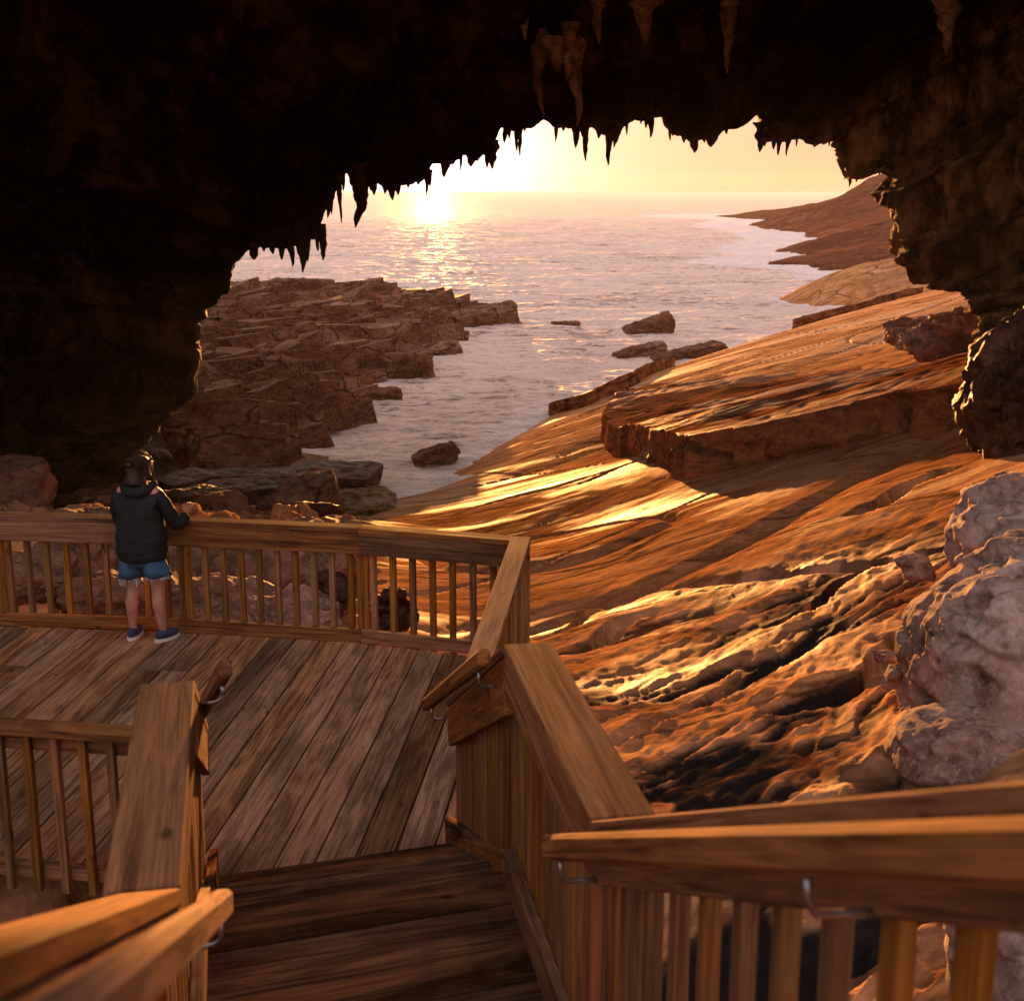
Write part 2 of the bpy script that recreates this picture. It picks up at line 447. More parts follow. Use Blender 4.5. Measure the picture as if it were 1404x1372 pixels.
# stairs ---------------------------------------------------------------
H1 = 1.15
m_ = V3((math.cos(R(17.5)), math.sin(R(17.5)), 0)); mper = V3((-m_.y, m_.x, 0))
LN0, RN0 = V3((-1.17, 4.53, 0)), V3((.03, 4.91, 0))      # landing edge
LN1, RN1 = V3((-1.72, 6.90, 0)), V3((-.38, 7.30, 0))     # bottom edge
LB0, RB0 = V3((-.86, 3.0, 0)), V3((.22, 3.36, 0))        # start of the upper flight
land = empty('stair_landing', (-.5, 4, H1), 'dark wet timber landing at the top of the short stair with wide boards', 'landing')
mb = MB(); nb = 6
def lerp(a, b, t): return a+(b-a)*t
def board(mb, L0, R0, L1, R1, t0, t1, z, th, drop):
    a, b, c, e = lerp(L0, L1, t0), lerp(R0, R1, t0), lerp(R0, R1, t1), lerp(L0, L1, t1)
    mb.prism([(p.x, p.y) for p in (a, b, c, e)], z-th, z-drop, m_[:2])
t = 0; bw = .285; Ly = 1.55
nb = 6
for i in range(nb):
    g = .008/Ly
    board(mb, LN0, RN0, LB0, RB0, 1-(i+1)/nb, 1-i/nb-g, H1, .045, random.uniform(0, .004)) if False else \
    board(mb, LB0, RB0, LN0, RN0, i/nb, (i+1)/nb-g, H1, .045, random.uniform(0, .004))
mb.build('decking', M['tread'], land)
B(LB0+V3((.02, 0, H1-.15)), LN0+V3((.02, -.03, H1-.15)), .05, .2).build('bearer', M['rail'], land)
B(RB0+V3((-.02, 0, H1-.15)), RN0+V3((-.02, -.03, H1-.15)), .05, .2).build('bearer', M['rail'], land)
for p in (lerp(LN0, RN0, .08), lerp(LN0, RN0, .92), lerp(LB0, RB0, .08), lerp(LB0, RB0, .92)):
    B((p.x, p.y-.12, -2.6), (p.x, p.y-.12, H1-.26), .12, .12, up=(0, 1, 0)).build('support_post', M['rail'], land)
low = empty('lower_stair', (-.9, 6, 0), 'short flight of dark timber steps descending from the landing to the platform', 'stairs')
NR = 7
for k in range(1, NR):
    z = H1*(1-k/NR); mb = MB()
    t0, t1 = (k-1)/NR-.01, k/NR
    tm = t0+(t1-t0)*.5
    board(mb, LN0, RN0, LN1, RN1, t0, tm-.004, z, .045, 0)
    board(mb, LN0, RN0, LN1, RN1, tm, t1+.012, z, .045, 0)
    mb.build('tread', M['tread'], low)
for (a, b, s) in ((LN0, LN1, 1), (RN0, RN1, -1)):
    n = (b-a).normalized()
    B(a+V3((0, 0, H1-.17))+n*.1, b+V3((0, 0, .02)), .05, .26).build('stringer', M['tread'], low)
up_ = empty('upper_stair', (.1, 2, 1.8), 'upper flight of timber steps where the photographer stands', 'stairs')
fd = V3((.182, -.983, 0)).normalized()
for k in range(1, 8):
    z = H1+.165*k; a = LB0+fd*(.315*(k-1)); b = RB0+fd*(.315*(k-1)); mb = MB()
    e = fd*.33
    mb.prism([(p.x, p.y) for p in (a+e, b+e, b, a)], z-.045, z, m_[:2]); mb.build('tread', M['tread'], up_)
for p in (LB0, RB0): B(p+V3((0, 0, H1-.1)), p+fd*2.4+V3((0, 0, H1-.1+2.4*.525)), .05, .26).build('stringer', M['tread'], up_)

RH = 1.0
nR, nL = V3((-.983, -.182, 0)), V3((.983, .182, 0))
# landing rails
lr = empty('landing_railing', (0, 4, H1), 'timber railing on the right side of the landing with a wide flat top board', 'railing', 'timber railings')
a, b = V3((.212, 3.38, H1)), V3((-.035, 4.80, H1))
rail_run(lr, a, b, nR, RH, kerb=.13, fas=.15, bal=.14, b0=.05, b1=.05, cap_ext=(.02, .0), balw=.05)
B((.34, 3.36, -.5), (.34, 3.36, 2.08), .10, .10, up=(0, 1, 0)).build('post', M['bal'], lr)
B((.045, 4.90, -.5), (.045, 4.90, 2.08), .09, .09, up=(0, 1, 0)).build('post', M['bal'], lr)
ll = empty('landing_railing', (-1.1, 3.8, H1), 'timber railing on the left side of the landing with a wide flat top board', 'railing', 'timber railings')
a, b = V3((-.84, 3.02, H1)), V3((-1.134, 4.42, H1))
rail_run(ll, a, b, nL, RH, kerb=.13, fas=.15, bal=.14, b0=.05, b1=.05, cap_ext=(.02, .0), balw=.05)
B((-.96, 3.0, -.5), (-.96, 3.0, 2.08), .10, .10, up=(0, 1, 0)).build('post', M['bal'], ll)
B((-1.25, 4.5, -.5), (-1.25, 4.5, 2.08), .09, .09, up=(0, 1, 0)).build('post', M['bal'], ll)
# lower flight rails
a, b = V3((-.035, 4.80, H1)), V3((-.385, 7.25, -.06))
q = empty('stair_railing', (-.2, 6, .5), 'sloping timber railing on the right of the lower steps with a short grab rail', 'railing', 'timber railings')
rail_run(q, a, b, nR, RH, kerb=.12, fas=.22, bal=.135, b0=.12, b1=.03, cap_ext=(-.03, 0), balw=.06)
handrail(q, a+V3((-.07, -.06, RH-.03)), b+V3((-.085, -.5, RH-.03+.2)), nR, (.07, .88))
a, b = V3((-1.134, 4.42, H1)), V3((-1.70, 6.86, -.06))
q = empty('stair_railing', (-1.5, 6, .5), 'sloping timber railing on the left of the lower steps with a short grab rail', 'railing', 'timber railings')
rail_run(q, a, b, nL, RH, kerb=.12, fas=.22, bal=.135, b0=.12, b1=.03, cap_ext=(-.03, 0), balw=.06)
handrail(q, a+V3((.085, .12, RH-.0)), b+V3((.085, -.6, RH-.0+.28)), nL, (.1, .9))
# upper flight rails
sd = V3((.182, -.983, .525))
a = V3((.212, 3.38, H1)); b = a+sd*3.6
q = empty('stair_railing', (.5, 2, 2), 'big sunlit timber railing in the near right with grab rail and steel bracket', 'railing', 'timber railings')
rail_run(q, a, b, nR, RH-.02, capw=.15, kerb=0, fas=.125, bal=.20, bal_lo=-.12, b0=.20, b1=.1, cap_ext=(-.02, 0), balw=.042)
handrail(q, a+V3((-.105, .03, RH-.115)), b+V3((-.105, 0, RH-.115)), nR, (.04, .48, .8), .10)
a = V3((-.84, 3.02, H1)); b = a+sd*2.75
q = empty('stair_railing', (-.7, 2, 2), 'blurred sunlit timber railing with grab rail in the near left corner', 'railing', 'timber railings')
rail_run(q, a, b, nL, RH-.02, capw=.15, kerb=0, fas=.125, bal=.20, bal_lo=-.12, b0=.20, b1=.1, cap_ext=(-.02, 0), balw=.042)
handrail(q, a+V3((.10, .02, RH-.075)), b+V3((.10, 0, RH-.075)), nL, (.06, .6), .10)

# ------------------------------------------------------------------ terrain
def P_(l): return [tuple(at(px, py, d)) for px, py, d in l]
shore = [(515, 690, 43.3), (640, 640, 49), (700, 600, 55), (755, 570, 60), (830, 535, 68), (920, 505, 76), (1000, 482, 84), (1100, 462, 93), (1200, 445, 102), (1260, 432, 109)]
sp = P_(shore)
off = [(x-4.5, y+3.5, -8.6) for x, y, z in sp]
def PL(px, py, dz=0):
    # where the view ray meets the plane the slab lies in: z = -2.5 - .12 (y-18) + .3 x
    u = (px-702)/FPX; v = (py-686)/FPX; yy = CP-v*SP; zz = SP+v*CP
    return at(px, py, (CAMZ+2.5-2.16-dz)/(zz-.12*yy+.3*u))
SLABP = [(600, 760), (720, 760), (720, 900), (800, 680), (760, 640), (850, 830), (960, 700), (1000, 600), (1100, 520), (1200, 480), (1200, 600), (1300, 520), (1100, 850), (1250, 750), (1350, 620),
    (1000, 1000), (1200, 1000), (850, 1050), (950, 1150), (1150, 1200), (1350, 1250), (1100, 700), (900, 930), (1300, 900), (640, 860)]
inner = [tuple(PL(*p)) for p in SLABP]+P_([(450, 860, 15), (300, 840, 14.5), (100, 840, 14), (300, 760, 18), (440, 760, 26), (480, 715, 36), (350, 715, 27), (420, 702, 34), (300, 705, 30), (150, 700, 28), (0, 690, 25)])
extra = [(-4, 8, -1.6), (0, 6, -1.7), (0, 0, -1.2), (-4, 0, -1.2), (-12, 12, -.6), (-12, 3, -.8), (3, 0, -.4), (8, 2, 1.5), (14, 12, 3), (20, 25, 3.5), (28, 50, 1.), (0, -12, 1), (-12, -12, 1), (12, -12, 2),
    (-22, 20, 1), (-25, 40, 1), (-12, 34, -4.6), (-9, 40, -6.3), (-9, 46, -8.6), (-18, 46, -6), (60, 100, 6), (30, 120, -4), (22, 130, -8), (-20, 70, -12), (-5, 90, -12), (0, 110, -12), (-40, 100, -12), (10, 140, -12), (60, 140, 0)]
TB = RBF([(x, y, z) for x, y, z in sp+off+inner+extra])
ca, sa = math.cos(R(41)), math.sin(R(41))
PITS = [((770, 900), (872, 885), 17.2, .5, .34), ((745, 868), (822, 845), 19.0, .28, .2), ((795, 662), (850, 672), 36, .3, .25), ((1170, 745), (1290, 700), 21, .5, .3),
        ((1060, 905), (1200, 870), 16, .4, .3), ((1120, 1000), (1270, 960), 12.5, .4, .3), ((900, 700), (1100, 640), 33, .18, .25)]
HOL = [None]
def terrain_h(x, y, detail=True):
    z = TB(x, y)
    if not detail: return z
    r = np.hypot(x, y)
    far = sstep(6, 45, r)
    u = x*ca+y*sa; w = -x*sa+y*ca
    wx = fbm(x*.35, y*.35, seed=3)*.9
    right = sstep(-3.2, -1.0, x+.0*y+np.clip((y-16)*.12, -2, 3))          # slab side; left is rubble
    w2 = fbm(x*.8, y*.8, seed=45, o=3); w3 = fbm(x*2.2, y*2.2, seed=47, o=2)
    # long laminations broken into little scarps
    n = fbm(u*.10+wx*.3, w*.42+wx*.5, seed=11, o=4)
    k = 7.0; q = n*k; fl = np.floor(q); fr = q-fl
    terr = (fl+sstep(.72, 1.0, fr))/k
    z1 = (n*.25+terr*.75)*1.15
    n2 = fbm(u*.75+wx+w2*.6, w*1.45+w2*.6, seed=21, o=4)
    q = n2*4; fl = np.floor(q); fr = q-fl
    t2 = (fl+sstep(.6, 1, fr))/4
    rough = .35+.65*sstep(-.15, .25, fbm(x*.07+3, y*.07, seed=31, o=2))
    rough = rough*(1.05-.90*sstep(11, 24, r))*(.55+.45*sstep(-1, 2.5, x-.05*y))
    w2 = fbm(x*.8, y*.8, seed=45, o=3); w3 = fbm(x*2.2, y*2.2, seed=47, o=2)
    rp = 1-np.abs(vn(u*.9+w2*1.6, w*1.35+wx+w2*1.8, seed=41)); rp2 = 1-np.abs(vn(u*1.9+w3, w*3.3+w2*1.6, seed=43)); rp3 = 1-np.abs(vn(u*4.5+w3*1.5, w*7+w3*1.5, seed=44))
    near = (t2*.26+n2*.10)*rough + (rp**3*.20*fbm(x*.25, y*.25, seed=48)+rp**2*.07+rp2**2*.085+rp3**2*.034+(1-np.abs(vn(x*9+w3, y*13, seed=46)))*.014)*rough*(1-.8*far)
    z_s = z+z1*.085*(.7+.3*far)+near*.52*(1-.5*far)+fbm(u*.35, w*2.6, seed=49, o=5, g=.6)*.03*far
    # cracks
    c1 = np.abs(vn(u*.16+7, w*.10, seed=51)); z_s = z_s-.16*np.exp(-(c1/.012)**2)
    c2 = np.abs(vn(u*.06+3, w*.3, seed=53)); z_s = z_s-.14*np.exp(-(c2/.02)**2)
    # rubble side
    f1, e, idv = voro(x*.9+wx*.3, y*.9, seed=61); f1b, eb, idb = voro(x*2.3, y*2.3+wx*.3, seed=63)
    z_r = z+(idv-.5)*.7*sstep(0, .14, e)+(idb-.5)*.22*sstep(0, .1, eb)+.14*fbm(x*2, y*2, seed=65, o=5)+fbm(x*.3, y*.3, seed=66)*.3-.1
    z = z_r*(1-right)+z_s*right
    z = z+fbm(x*6, y*6, seed=71, o=3)*.014*(1-far)
    for (pa, pb, d, wd, dp) in PITS:
        A = at(*pa, d); Bq = at(*pb, d+1.5); dx, dy = Bq.x-A.x, Bq.y-A.y; L = math.hypot(dx, dy)
        s = ((x-A.x)*dx+(y-A.y)*dy)/L; t = (-(x-A.x)*dy+(y-A.y)*dx)/L
        t = t+.12*np.sin(s*3.1)+.1*fbm(x*2.1, y*2.1, seed=81, o=3)
        m = sstep(-.08*L, .12*L, s)*(1-sstep(.85*L, 1.05*L, s))*sstep(-wd*.55, -wd*.38, t)*(1-sstep(wd*.30, wd*.42, t))
        z = z-m*dp
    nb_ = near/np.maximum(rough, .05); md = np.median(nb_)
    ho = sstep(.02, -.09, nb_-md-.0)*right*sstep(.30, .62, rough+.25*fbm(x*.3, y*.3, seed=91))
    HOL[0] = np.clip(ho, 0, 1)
    # keep clear of the timber
    box = sstep(-9.2, -8.2, x)*(1-sstep(.5, 1.2, x))*sstep(-2, -1, y)*(1-sstep(11.6, 12.3, y))
    z = np.where(box > 0, np.minimum(z, z*(1-box)+np.minimum(z, -.9)*box), z)
    return z
def polar(azs, rs): 
    A, Rr = np.meshgrid(np.radians(azs), rs)
    return Rr*np.sin(A), Rr*np.cos(A)
azs = np.concatenate([np.linspace(-180, -40, 60, endpoint=False), np.linspace(-40, -24, 60, endpoint=False), np.linspace(-24, 25, 860, endpoint=False), np.linspace(25, 45, 60, endpoint=False), np.linspace(45, 180, 50, endpoint=False)])
rs = np.concatenate([[.05, .5, 1, 2, 3], np.geomspace(3.6, 128, 760)])
X, Y = polar(azs, rs)
Z = terrain_h(X, Y)
Z = np.where(np.hypot(X, Y) > 120, np.minimum(Z, Z+0*Z), Z)
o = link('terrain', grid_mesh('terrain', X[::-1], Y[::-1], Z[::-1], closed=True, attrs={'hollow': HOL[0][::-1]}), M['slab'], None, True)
tag(o, 'wide sloping slab of orange brown rock running down to the water', None, None, 'structure')

# raised ledge on the slab: thick bed with a broken vertical face
def ledge(name, front, back, hgt, label, ni=300, nj=90, seed=5, mid=None, sink=1.2, side=True):
    F = [V3(p) for p in front]; Bk = [V3(p) for p in back]
    def poly(P, t):
        L = [0]
        for a, b in zip(P[:-1], P[1:]): L.append(L[-1]+(b-a).length)
        L = np.array(L)/L[-1]
        return np.interp(t, L, [p.x for p in P]), np.interp(t, L, [p.y for p in P])
    s = np.linspace(0, 1, ni); fx, fy = poly(F, s); bx, by = poly(Bk, s)
    jag = fbm(s*9, s*0, seed=seed, o=4)*.5; st = np.floor(s*11+fbm(s*5, s*0+3, seed=seed+2)*1.5)
    jag = jag*.35+(_h(st, st*0, st*0, seed)-.5)*.8*hgt/1.5
    dx, dy = bx-fx, by-fy; L = np.hypot(dx, dy)+1e-6
    rows = []; nf = 26
    fade = 1-s**6 if not side else np.ones_like(s)
    for k in range(nf+1):                       # the face, bottom to top
        h = k/nf
        lay = np.floor(h*5+.5*fbm(s*6, s*0+1, seed=seed+7)); o_ = (_h(lay, np.floor(s*17), lay*0, seed+3)-.5)*.22+fbm(s*40, s*0+h*5, seed=seed+4, o=4)*.18+jag
        x = fx+dx/L*(o_+h*.12); y = fy+dy/L*(o_+h*.12)
        rows.append((x, y, h))
    for k in range(1, nj+1):
        t = (k/nj)**1.35
        x = rows[nf][0]*(1-t)+bx*t; y = rows[nf][1]*(1-t)+by*t
        rows.append((x, y, 1+t))
    X = np.array([r[0] for r in rows]); Y = np.array([r[1] for r in rows]); Hh = np.array([np.zeros_like(s)+r[2] for r in rows])
    zb = TB(X, Y)
    hs = hgt*(.85+.25*fbm(s*4, s*0, seed=seed+9))[None]
    t = np.clip(Hh-1, 0, 1)
    u = X*ca+Y*sa; w = -X*sa+Y*ca
    n = fbm(u*.12, w*.6, seed=seed+11, o=4); q = n*6; fl = np.floor(q); tr = (fl+sstep(.75, 1, q-fl))/6
    top = zb+hs*(1-t)**.9+(tr*.75+n*.25)*.28*sstep(0, .15, t)+fbm(u*.8, w*2.6, seed=seed+13, o=4)*.05-.75*t**3
    low_ = zb-sink+.2
    Z = np.where(Hh <= 1, low_+(hs+sink-.2)*Hh+0*Z0(X), top)
    me = grid_mesh(name, X, Y, Z)
    o = link(name, me, M['ledge'], None, True)
    me.polygons.foreach_set('use_smooth', np.ones(len(me.polygons), bool))
    return tag(o, label, 'rock ledge', 'raised rock ledges on the slab')
def Z0(X): return np.zeros_like(X)
M['ledge'] = rock_mat('ledge_rock', (.12, .045, .02), (.30, .12, .045), (.42, .2, .085), .8, (.5, .75), .85, .1, ((.6, 1.5, 2.4), (0, 0, R(-41))), .6, (.2, .1, .055), spec=.05, crack=.2)
ledge('rock_ledge', [PL(850, 585), PL(820, 612), PL(932, 655), PL(1000, 640), PL(1150, 607), PL(1420, 575)],
      [PL(880, 560), PL(905, 545), PL(1000, 518), PL(1120, 497), PL(1230, 472), PL(1480, 440)], 1.02,
      'thick raised rock bed with a dark broken vertical face in the middle of the slab', seed=5)
ledge('rock_ledge', [at(752, 572, 60), at(800, 566, 58), at(860, 543, 62), at(925, 515, 71)],
      [at(752, 560, 62), at(800, 548, 64), at(860, 526, 69), at(922, 506, 76)], .75,
      'low narrow dark rock ledge along the water edge behind the thick bed', ni=160, nj=24, seed=15, sink=.6)
ledge('rock_ledge', [at(1085, 474, 86), at(1130, 472, 84), at(1190, 462, 86), at(1262, 446, 90)],
      [at(1090, 462, 92), at(1130, 458, 94), at(1190, 448, 98), at(1262, 436, 104)], .9,
      'low farther rock ledge at the shoreline near the right pillar', ni=120, nj=20, seed=25, sink=.6)

# ------------------------------------------------------------------ left outcrop of tilted beds
oc = P_([(415, 645, 48.3), (450, 590, 56.4), (500, 548, 64.7), (560, 505, 76), (600, 478, 85.7), (618, 455, 95.8), (700, 446, 100)])
oc_off = [(x+3.0, y+.5, -9.5) for x, y, z in oc]
oc_cl = [(x-1.9, y+.9, h) for (x, y, z), h in zip(oc[:5], (-4.2, -3.7, -3.5, -3.6, -3.8))]
oc_in = oc_cl+P_([(585, 405, 100), (560, 402, 96), (500, 402, 92), (430, 407, 88), (350, 408, 84), (290, 420, 80), (470, 450, 74), (540, 450, 80), (590, 440, 88), (350, 470, 66), (400, 520, 60), (450, 560, 57), (300, 500, 58),
    (330, 570, 51), (400, 600, 50.5), (270, 570, 46), (340, 640, 45.5), (240, 620, 41), (200, 560, 44), (150, 640, 37), (60, 600, 36), (0, 640, 33), (0, 560, 38)])
oc_x = [(a, b, -9.5) for a, b in ((2, 108), (-8, 118), (-20, 118), (-35, 118), (-50, 112), (-2, 64), (-1, 80))]+[(-40, 100, -2.5), (-38, 60, 0), (-24, 34, 1.0), (-60, 80, 0)]
OB = RBF(oc+oc_off+oc_in+oc_x)
def outcrop_h(x, y):
    z = OB(x, y)
    c, s = math.cos(R(47)), math.sin(R(47))
    x2 = x+fbm(x*.4, y*.4, seed=101, o=3, g=.35)*.3; y2 = y+fbm(x*.4, y*.4, seed=102, o=3, g=.35)*.3
    u = x2*c+y2*s; w = -x2*s+y2*c
    def layer(z, fw, fu, amp, step, seed, gr):
        q = w*fw+fbm(u*fw*.25, w*fw*.3, seed=seed+1, o=2)*.7; b = np.floor(q); fr = q-b; o0 = np.zeros_like(b)
        z = z+step*(.45+.75*_h(b, o0, o0, seed))*(.5-fr)
        ju = u*fu*(.7+.6*_h(b, o0, o0, seed+2))+_h(b, o0, o0, seed+3)*9; k = np.floor(ju); fj = ju-k
        z = z+amp*(_h(b, k, o0, seed+4)-.5)+amp*.35*(_h(b, k, o0, seed+5)-.5)*(fj-.5)*2
        return z-gr*np.exp(-(np.minimum(fj, 1-fj)/.035)**2)-gr*np.exp(-(np.minimum(fr, 1-fr)/.04)**2)
    z = z-1.25
    z = layer(z, .24, .19, 1.1, 1.2, 104, .55)
    z = layer(z, .62, .48, .62, .50, 114, .34)
    z = layer(z, 1.7, 1.2, .20, .16, 124, .12)
    return z+fbm(x*1.5, y*1.5, seed=113, o=5)*.06
azs = np.linspace(-27, 2.5, 820); rs = np.geomspace(31, 122, 1000)
X, Y = polar(azs, rs); Z = outcrop_h(X, Y)
Z = np.maximum(Z, -9.0)
oc_me = grid_mesh('rock_outcrop', X[::-1], Y[::-1], Z[::-1])
def add_blocks(me, n, region, hfun, seed, strike=47, zmin=-6.3):
    rg = np.random.default_rng(seed); bm = bmesh.new(); bm.from_mesh(me)
    x = rg.uniform(region[0], region[1], n*6); y = rg.uniform(region[2], region[3], n*6)
    h = hfun(x, y); px = 702+1800*x/(y*CP+(CAMZ-h)*SP); ok = (h > zmin) & (px > 140) & (px < 720); x, y, h = x[ok][:n], y[ok][:n], h[ok][:n]
    e = 1.2; gx = (hfun(x+e, y)-hfun(x-e, y))/(2*e); gy = (hfun(x, y+e)-hfun(x, y-e))/(2*e)
    corners = np.array(_SG, float); FQ = [(0, 1, 3, 2), (4, 6, 7, 5), (0, 4, 5, 1), (2, 3, 7, 6), (0, 2, 6, 4), (1, 5, 7, 3)]
    for i in range(len(x)):
        L = rg.uniform(1.2, 4.6)*(1 if rg.random() < .7 else .6); W = L*rg.uniform(.4, .75); T = rg.uniform(.5, 1.25)*(.6+L*.2)
        T *= 1.45; c = corners*np.array([L/2, W/2, T/2]); c = c*(1+rg.uniform(-.10, .06, (8, 1)))+rg.uniform(-.04, .04, (8, 3))*L*.5
        a = R(strike+rg.normal(0, 7)); t1 = R(-7+rg.normal(0, 7)); t2 = R(3+rg.normal(0, 6))
        mt = np.array(Matrix.Rotation(a, 3, 'Z') @ Matrix.Rotation(t1, 3, 'X') @ Matrix.Rotation(-t2, 3, 'Y'))
        c = c@mt.T+np.array([x[i], y[i], h[i]-T*.18])
        vs = [bm.verts.new(p) for p in c]
        for f in FQ: bm.faces.new([vs[k] for k in f])
    bm.normal_update(); bm.to_mesh(me); bm.free()
add_blocks(oc_me, 1000, (-34, 1.5, 44, 106), lambda x, y: OB(x, y)-1.0, 77)
o = link('rock_outcrop', oc_me, M['crop'], None, False)
tag(o, 'long ridge of broken tilted rock beds jutting into the sea left of the channel', 'rock outcrop')

# ------------------------------------------------------------------ far headland
hd = P_([(1018, 300, 487), (1060, 316, 343), (1092, 325, 294), (1062, 345, 223), (1008, 361, 187), (1120, 368, 174.5), (1128, 382, 154), (1200, 387, 148), (1262, 399, 135)])
hd_off = [(x-9, y-8, -9.5) for x, y, z in hd]
hd_in = P_([(1100, 283, 385), (1150, 268, 375), (1172, 258, 370), (1190, 243, 366), (1225, 236, 360), (1300, 232, 350), (1400, 250, 260), (1150, 300, 315), (1230, 288, 290), (1100, 338, 222), (1160, 322, 230), (1200, 312, 225), (1250, 330, 190), (1235, 362, 162), (1180, 368, 165),
    (1350, 300, 200), (1450, 330, 150), (1180, 345, 178)])
HB = RBF(hd+hd_off+hd_in+[(150, 620, -9.5), (60, 560, -9.5), (250, 600, -5), (230, 330, 14), (120, 90, 5), (45, 118, -9.5), (38, 140, -9.5)])
def head_h(x, y):
    z = HB(x, y); u = x*.5+y*.86; w = -x*.86+y*.5
    n = fbm(x*.02, y*.02, seed=203, o=3)
    q = fbm(u*.012, w*.045, seed=205, o=4)*5; fl = np.floor(q); t = (fl+sstep(.6, 1, q-fl))/5
    return z+t*1.7+n*.35+fbm(x*.15, y*.15, seed=207, o=5)*.25-.4
azs = np.linspace(6, 30, 420); rs = np.geomspace(118, 640, 420)
X, Y = polar(azs, rs); Z = np.maximum(head_h(X, Y), -9.5)
o = link('headland', grid_mesh('headland', X[::-1], Y[::-1], Z[::-1]), M['head'], None, True)
tag(o, 'far bare rock headland sloping into the sea on the right', None, None, 'structure')

# ------------------------------------------------------------------ sea
azs = np.concatenate([np.linspace(-180, -30, 60, endpoint=False), np.linspace(-30, 30, 700, endpoint=False), np.linspace(30, 180, 60, endpoint=False)])
rs = np.concatenate([np.geomspace(24, 700, 900), np.geomspace(740, 30000, 60)])
X, Y = polar(azs, rs); r = np.hypot(X, Y)
wz = (vn(X*.05, Y*.16, seed=301)*.16+vn(X*.16+9, Y*.42, seed=303)*.10+fbm(X*.30, Y*.75, seed=305, o=4, g=.62)*.30)*(1-sstep(200, 700, r))
hh = np.maximum(np.maximum(np.where((r < 128), TB(X, Y), -30), np.where((r < 122) & (X < 5), OB(X, Y), -30)), np.where((r > 118) & (r < 640) & (X > 5), HB(X, Y)+4*sstep(118, 300, r), -30))
foam = np.clip(1-(SEA-hh)/np.where(r > 125, 1.6, 1.5), 0, 1)**1.3
sea_o = link('sea', grid_mesh('sea', X[::-1], Y[::-1], (SEA+wz-r*r*0)[::-1], closed=True, attrs={'foam': foam[::-1]}), M['sea'], None, True)
tag(sea_o, 'glittering sea reaching the horizon with foam by the rocks', None, None, 'structure')
# sea bed under everything
me = bpy.data.meshes.new('seabed'); 

# ------------------------------------------------------------------ loose rocks
def rock(name, loc, size, seed, m, label, group, rotz=0, tilt=(0, 0), npts=14, disp=.085, sub=5, boxy=.8, cat='rock'):
    rg = random.Random(seed); bm = bmesh.new()
    for i in range(npts):
        p = V3([rg.uniform(-1, 1) for _ in range(3)])
        mx = max(abs(c) for c in p); p = p/mx*boxy+p.normalized()*(1-boxy)
        bm.verts.new((p.x*size[0]/2, p.y*size[1]/2, p.z*size[2]/2))
    if boxy > .75:
        for s in _SG:
            bm.verts.new((s[0]*size[0]/2*rg.uniform(.72, 1), s[1]*size[1]/2*rg.uniform(.72, 1), s[2]*size[2]/2*rg.uniform(.8, 1)))
    r = bmesh.ops.convex_hull(bm, input=bm.verts)
    bmesh.ops.delete(bm, geom=[v for v in bm.verts if not v.link_faces], context='VERTS')
    bmesh.ops.triangulate(bm, faces=bm.faces)
    for _ in range(sub):
        bmesh.ops.subdivide_edges(bm, edges=bm.edges, cuts=1, use_grid_fill=True)
        if _ == 1: bmesh.ops.smooth_vert(bm, verts=bm.verts, factor=.25, use_axis_x=True, use_axis_y=True, use_axis_z=True)
    bm.normal_update()
    P = np.array([v.co for v in bm.verts]); Nn = np.array([v.normal for v in bm.verts]); S = min(size)
    f = 2.2/max(S, .3)
    d = fbm(P[:, 0]*f, P[:, 1]*f, P[:, 2]*f*1.6, seed=seed, o=5)*disp*2.2*S**.6
    lay = vn(P[:, 0]*.3, P[:, 1]*.3, P[:, 2]*5/max(S, .3), seed=seed+3)*disp*S**.6
    P = P+Nn*(d+lay)[:, None]
    for v, p in zip(bm.verts, P): v.co = p
    me = bpy.data.meshes.new(name); bm.to_mesh(me); bm.free()
    o = link(name, me, m, None, boxy < .75)
    o.location = loc; o.rotation_euler = (tilt[0], tilt[1], rotz)
    return tag(o, label, cat, group)
G1 = 'rocks standing in the sea'
def sea_rock(px, py, d, size, seed, label, rotz=.6, tilt=(0, 0), dz=0, **k):
    p = at(px, py, d); rock('sea_rock', (p.x, p.y, SEA+dz), size, seed, M['crop'], label, G1, rotz, tilt, **k)
sea_rock(640, 450, 99, (3.4, 3.0, 1.9), 3, 'broken rock just off the tip of the outcrop, left one of the pair', .5, (.1, -.15), .3)
sea_rock(672, 446, 101, (4.4, 3.0, 2.5), 4, 'largest rock off the tip of the outcrop, farthest out', .4, (.05, -.12), .35)
sea_rock(606, 496, 82, (2.6, 2.0, 1.2), 5, 'rounded dark rock at the foot of the outcrop near its tip', .4, (.1, -.1), .1)
sea_rock(553, 515, 73.5, (3.4, 2.6, 2.1), 6, 'big block split from the foot of the outcrop', .5, (.1, -.1), .3)
sea_rock(518, 548, 64.5, (2.3, 1.6, .9), 7, 'low dark rock in the channel beside the outcrop foot', .3, (.0, -.08), .1)
sea_rock(776, 447, 100, (2.2, 1.4, .7), 8, 'tiny flat rock barely showing in open water', .1, (0, 0), .0)
sea_rock(888, 456, 95, (4.0, 2.0, 1.5), 9, 'chunky rock with a square top surrounded by water', .25, (.05, -.28), .25)
sea_rock(875, 490, 82, (3.6, 1.5, .8), 10, 'low pointed rock slab in the water in front of the chunky square topped rock', .35, (.05, -.22), .15)
sea_rock(945, 492, 81, (5.2, 1.5, .9), 11, 'long low rock slab lying close to the shore ledge', .45, (.05, -.16), .2)
sea_rock(597, 628, 50.3, (1.9, .8, .75), 12, 'lone triangular rock wedge in the near channel water', .12, (.0, -.32), .05)
sea_rock(1253, 418, 118, (3.6, 3.0, 2.6), 13, 'dark knob of rock at the shore under the right pillar', .2, (0, 0), .5)
G2 = 'fallen blocks in the gully behind the railing'
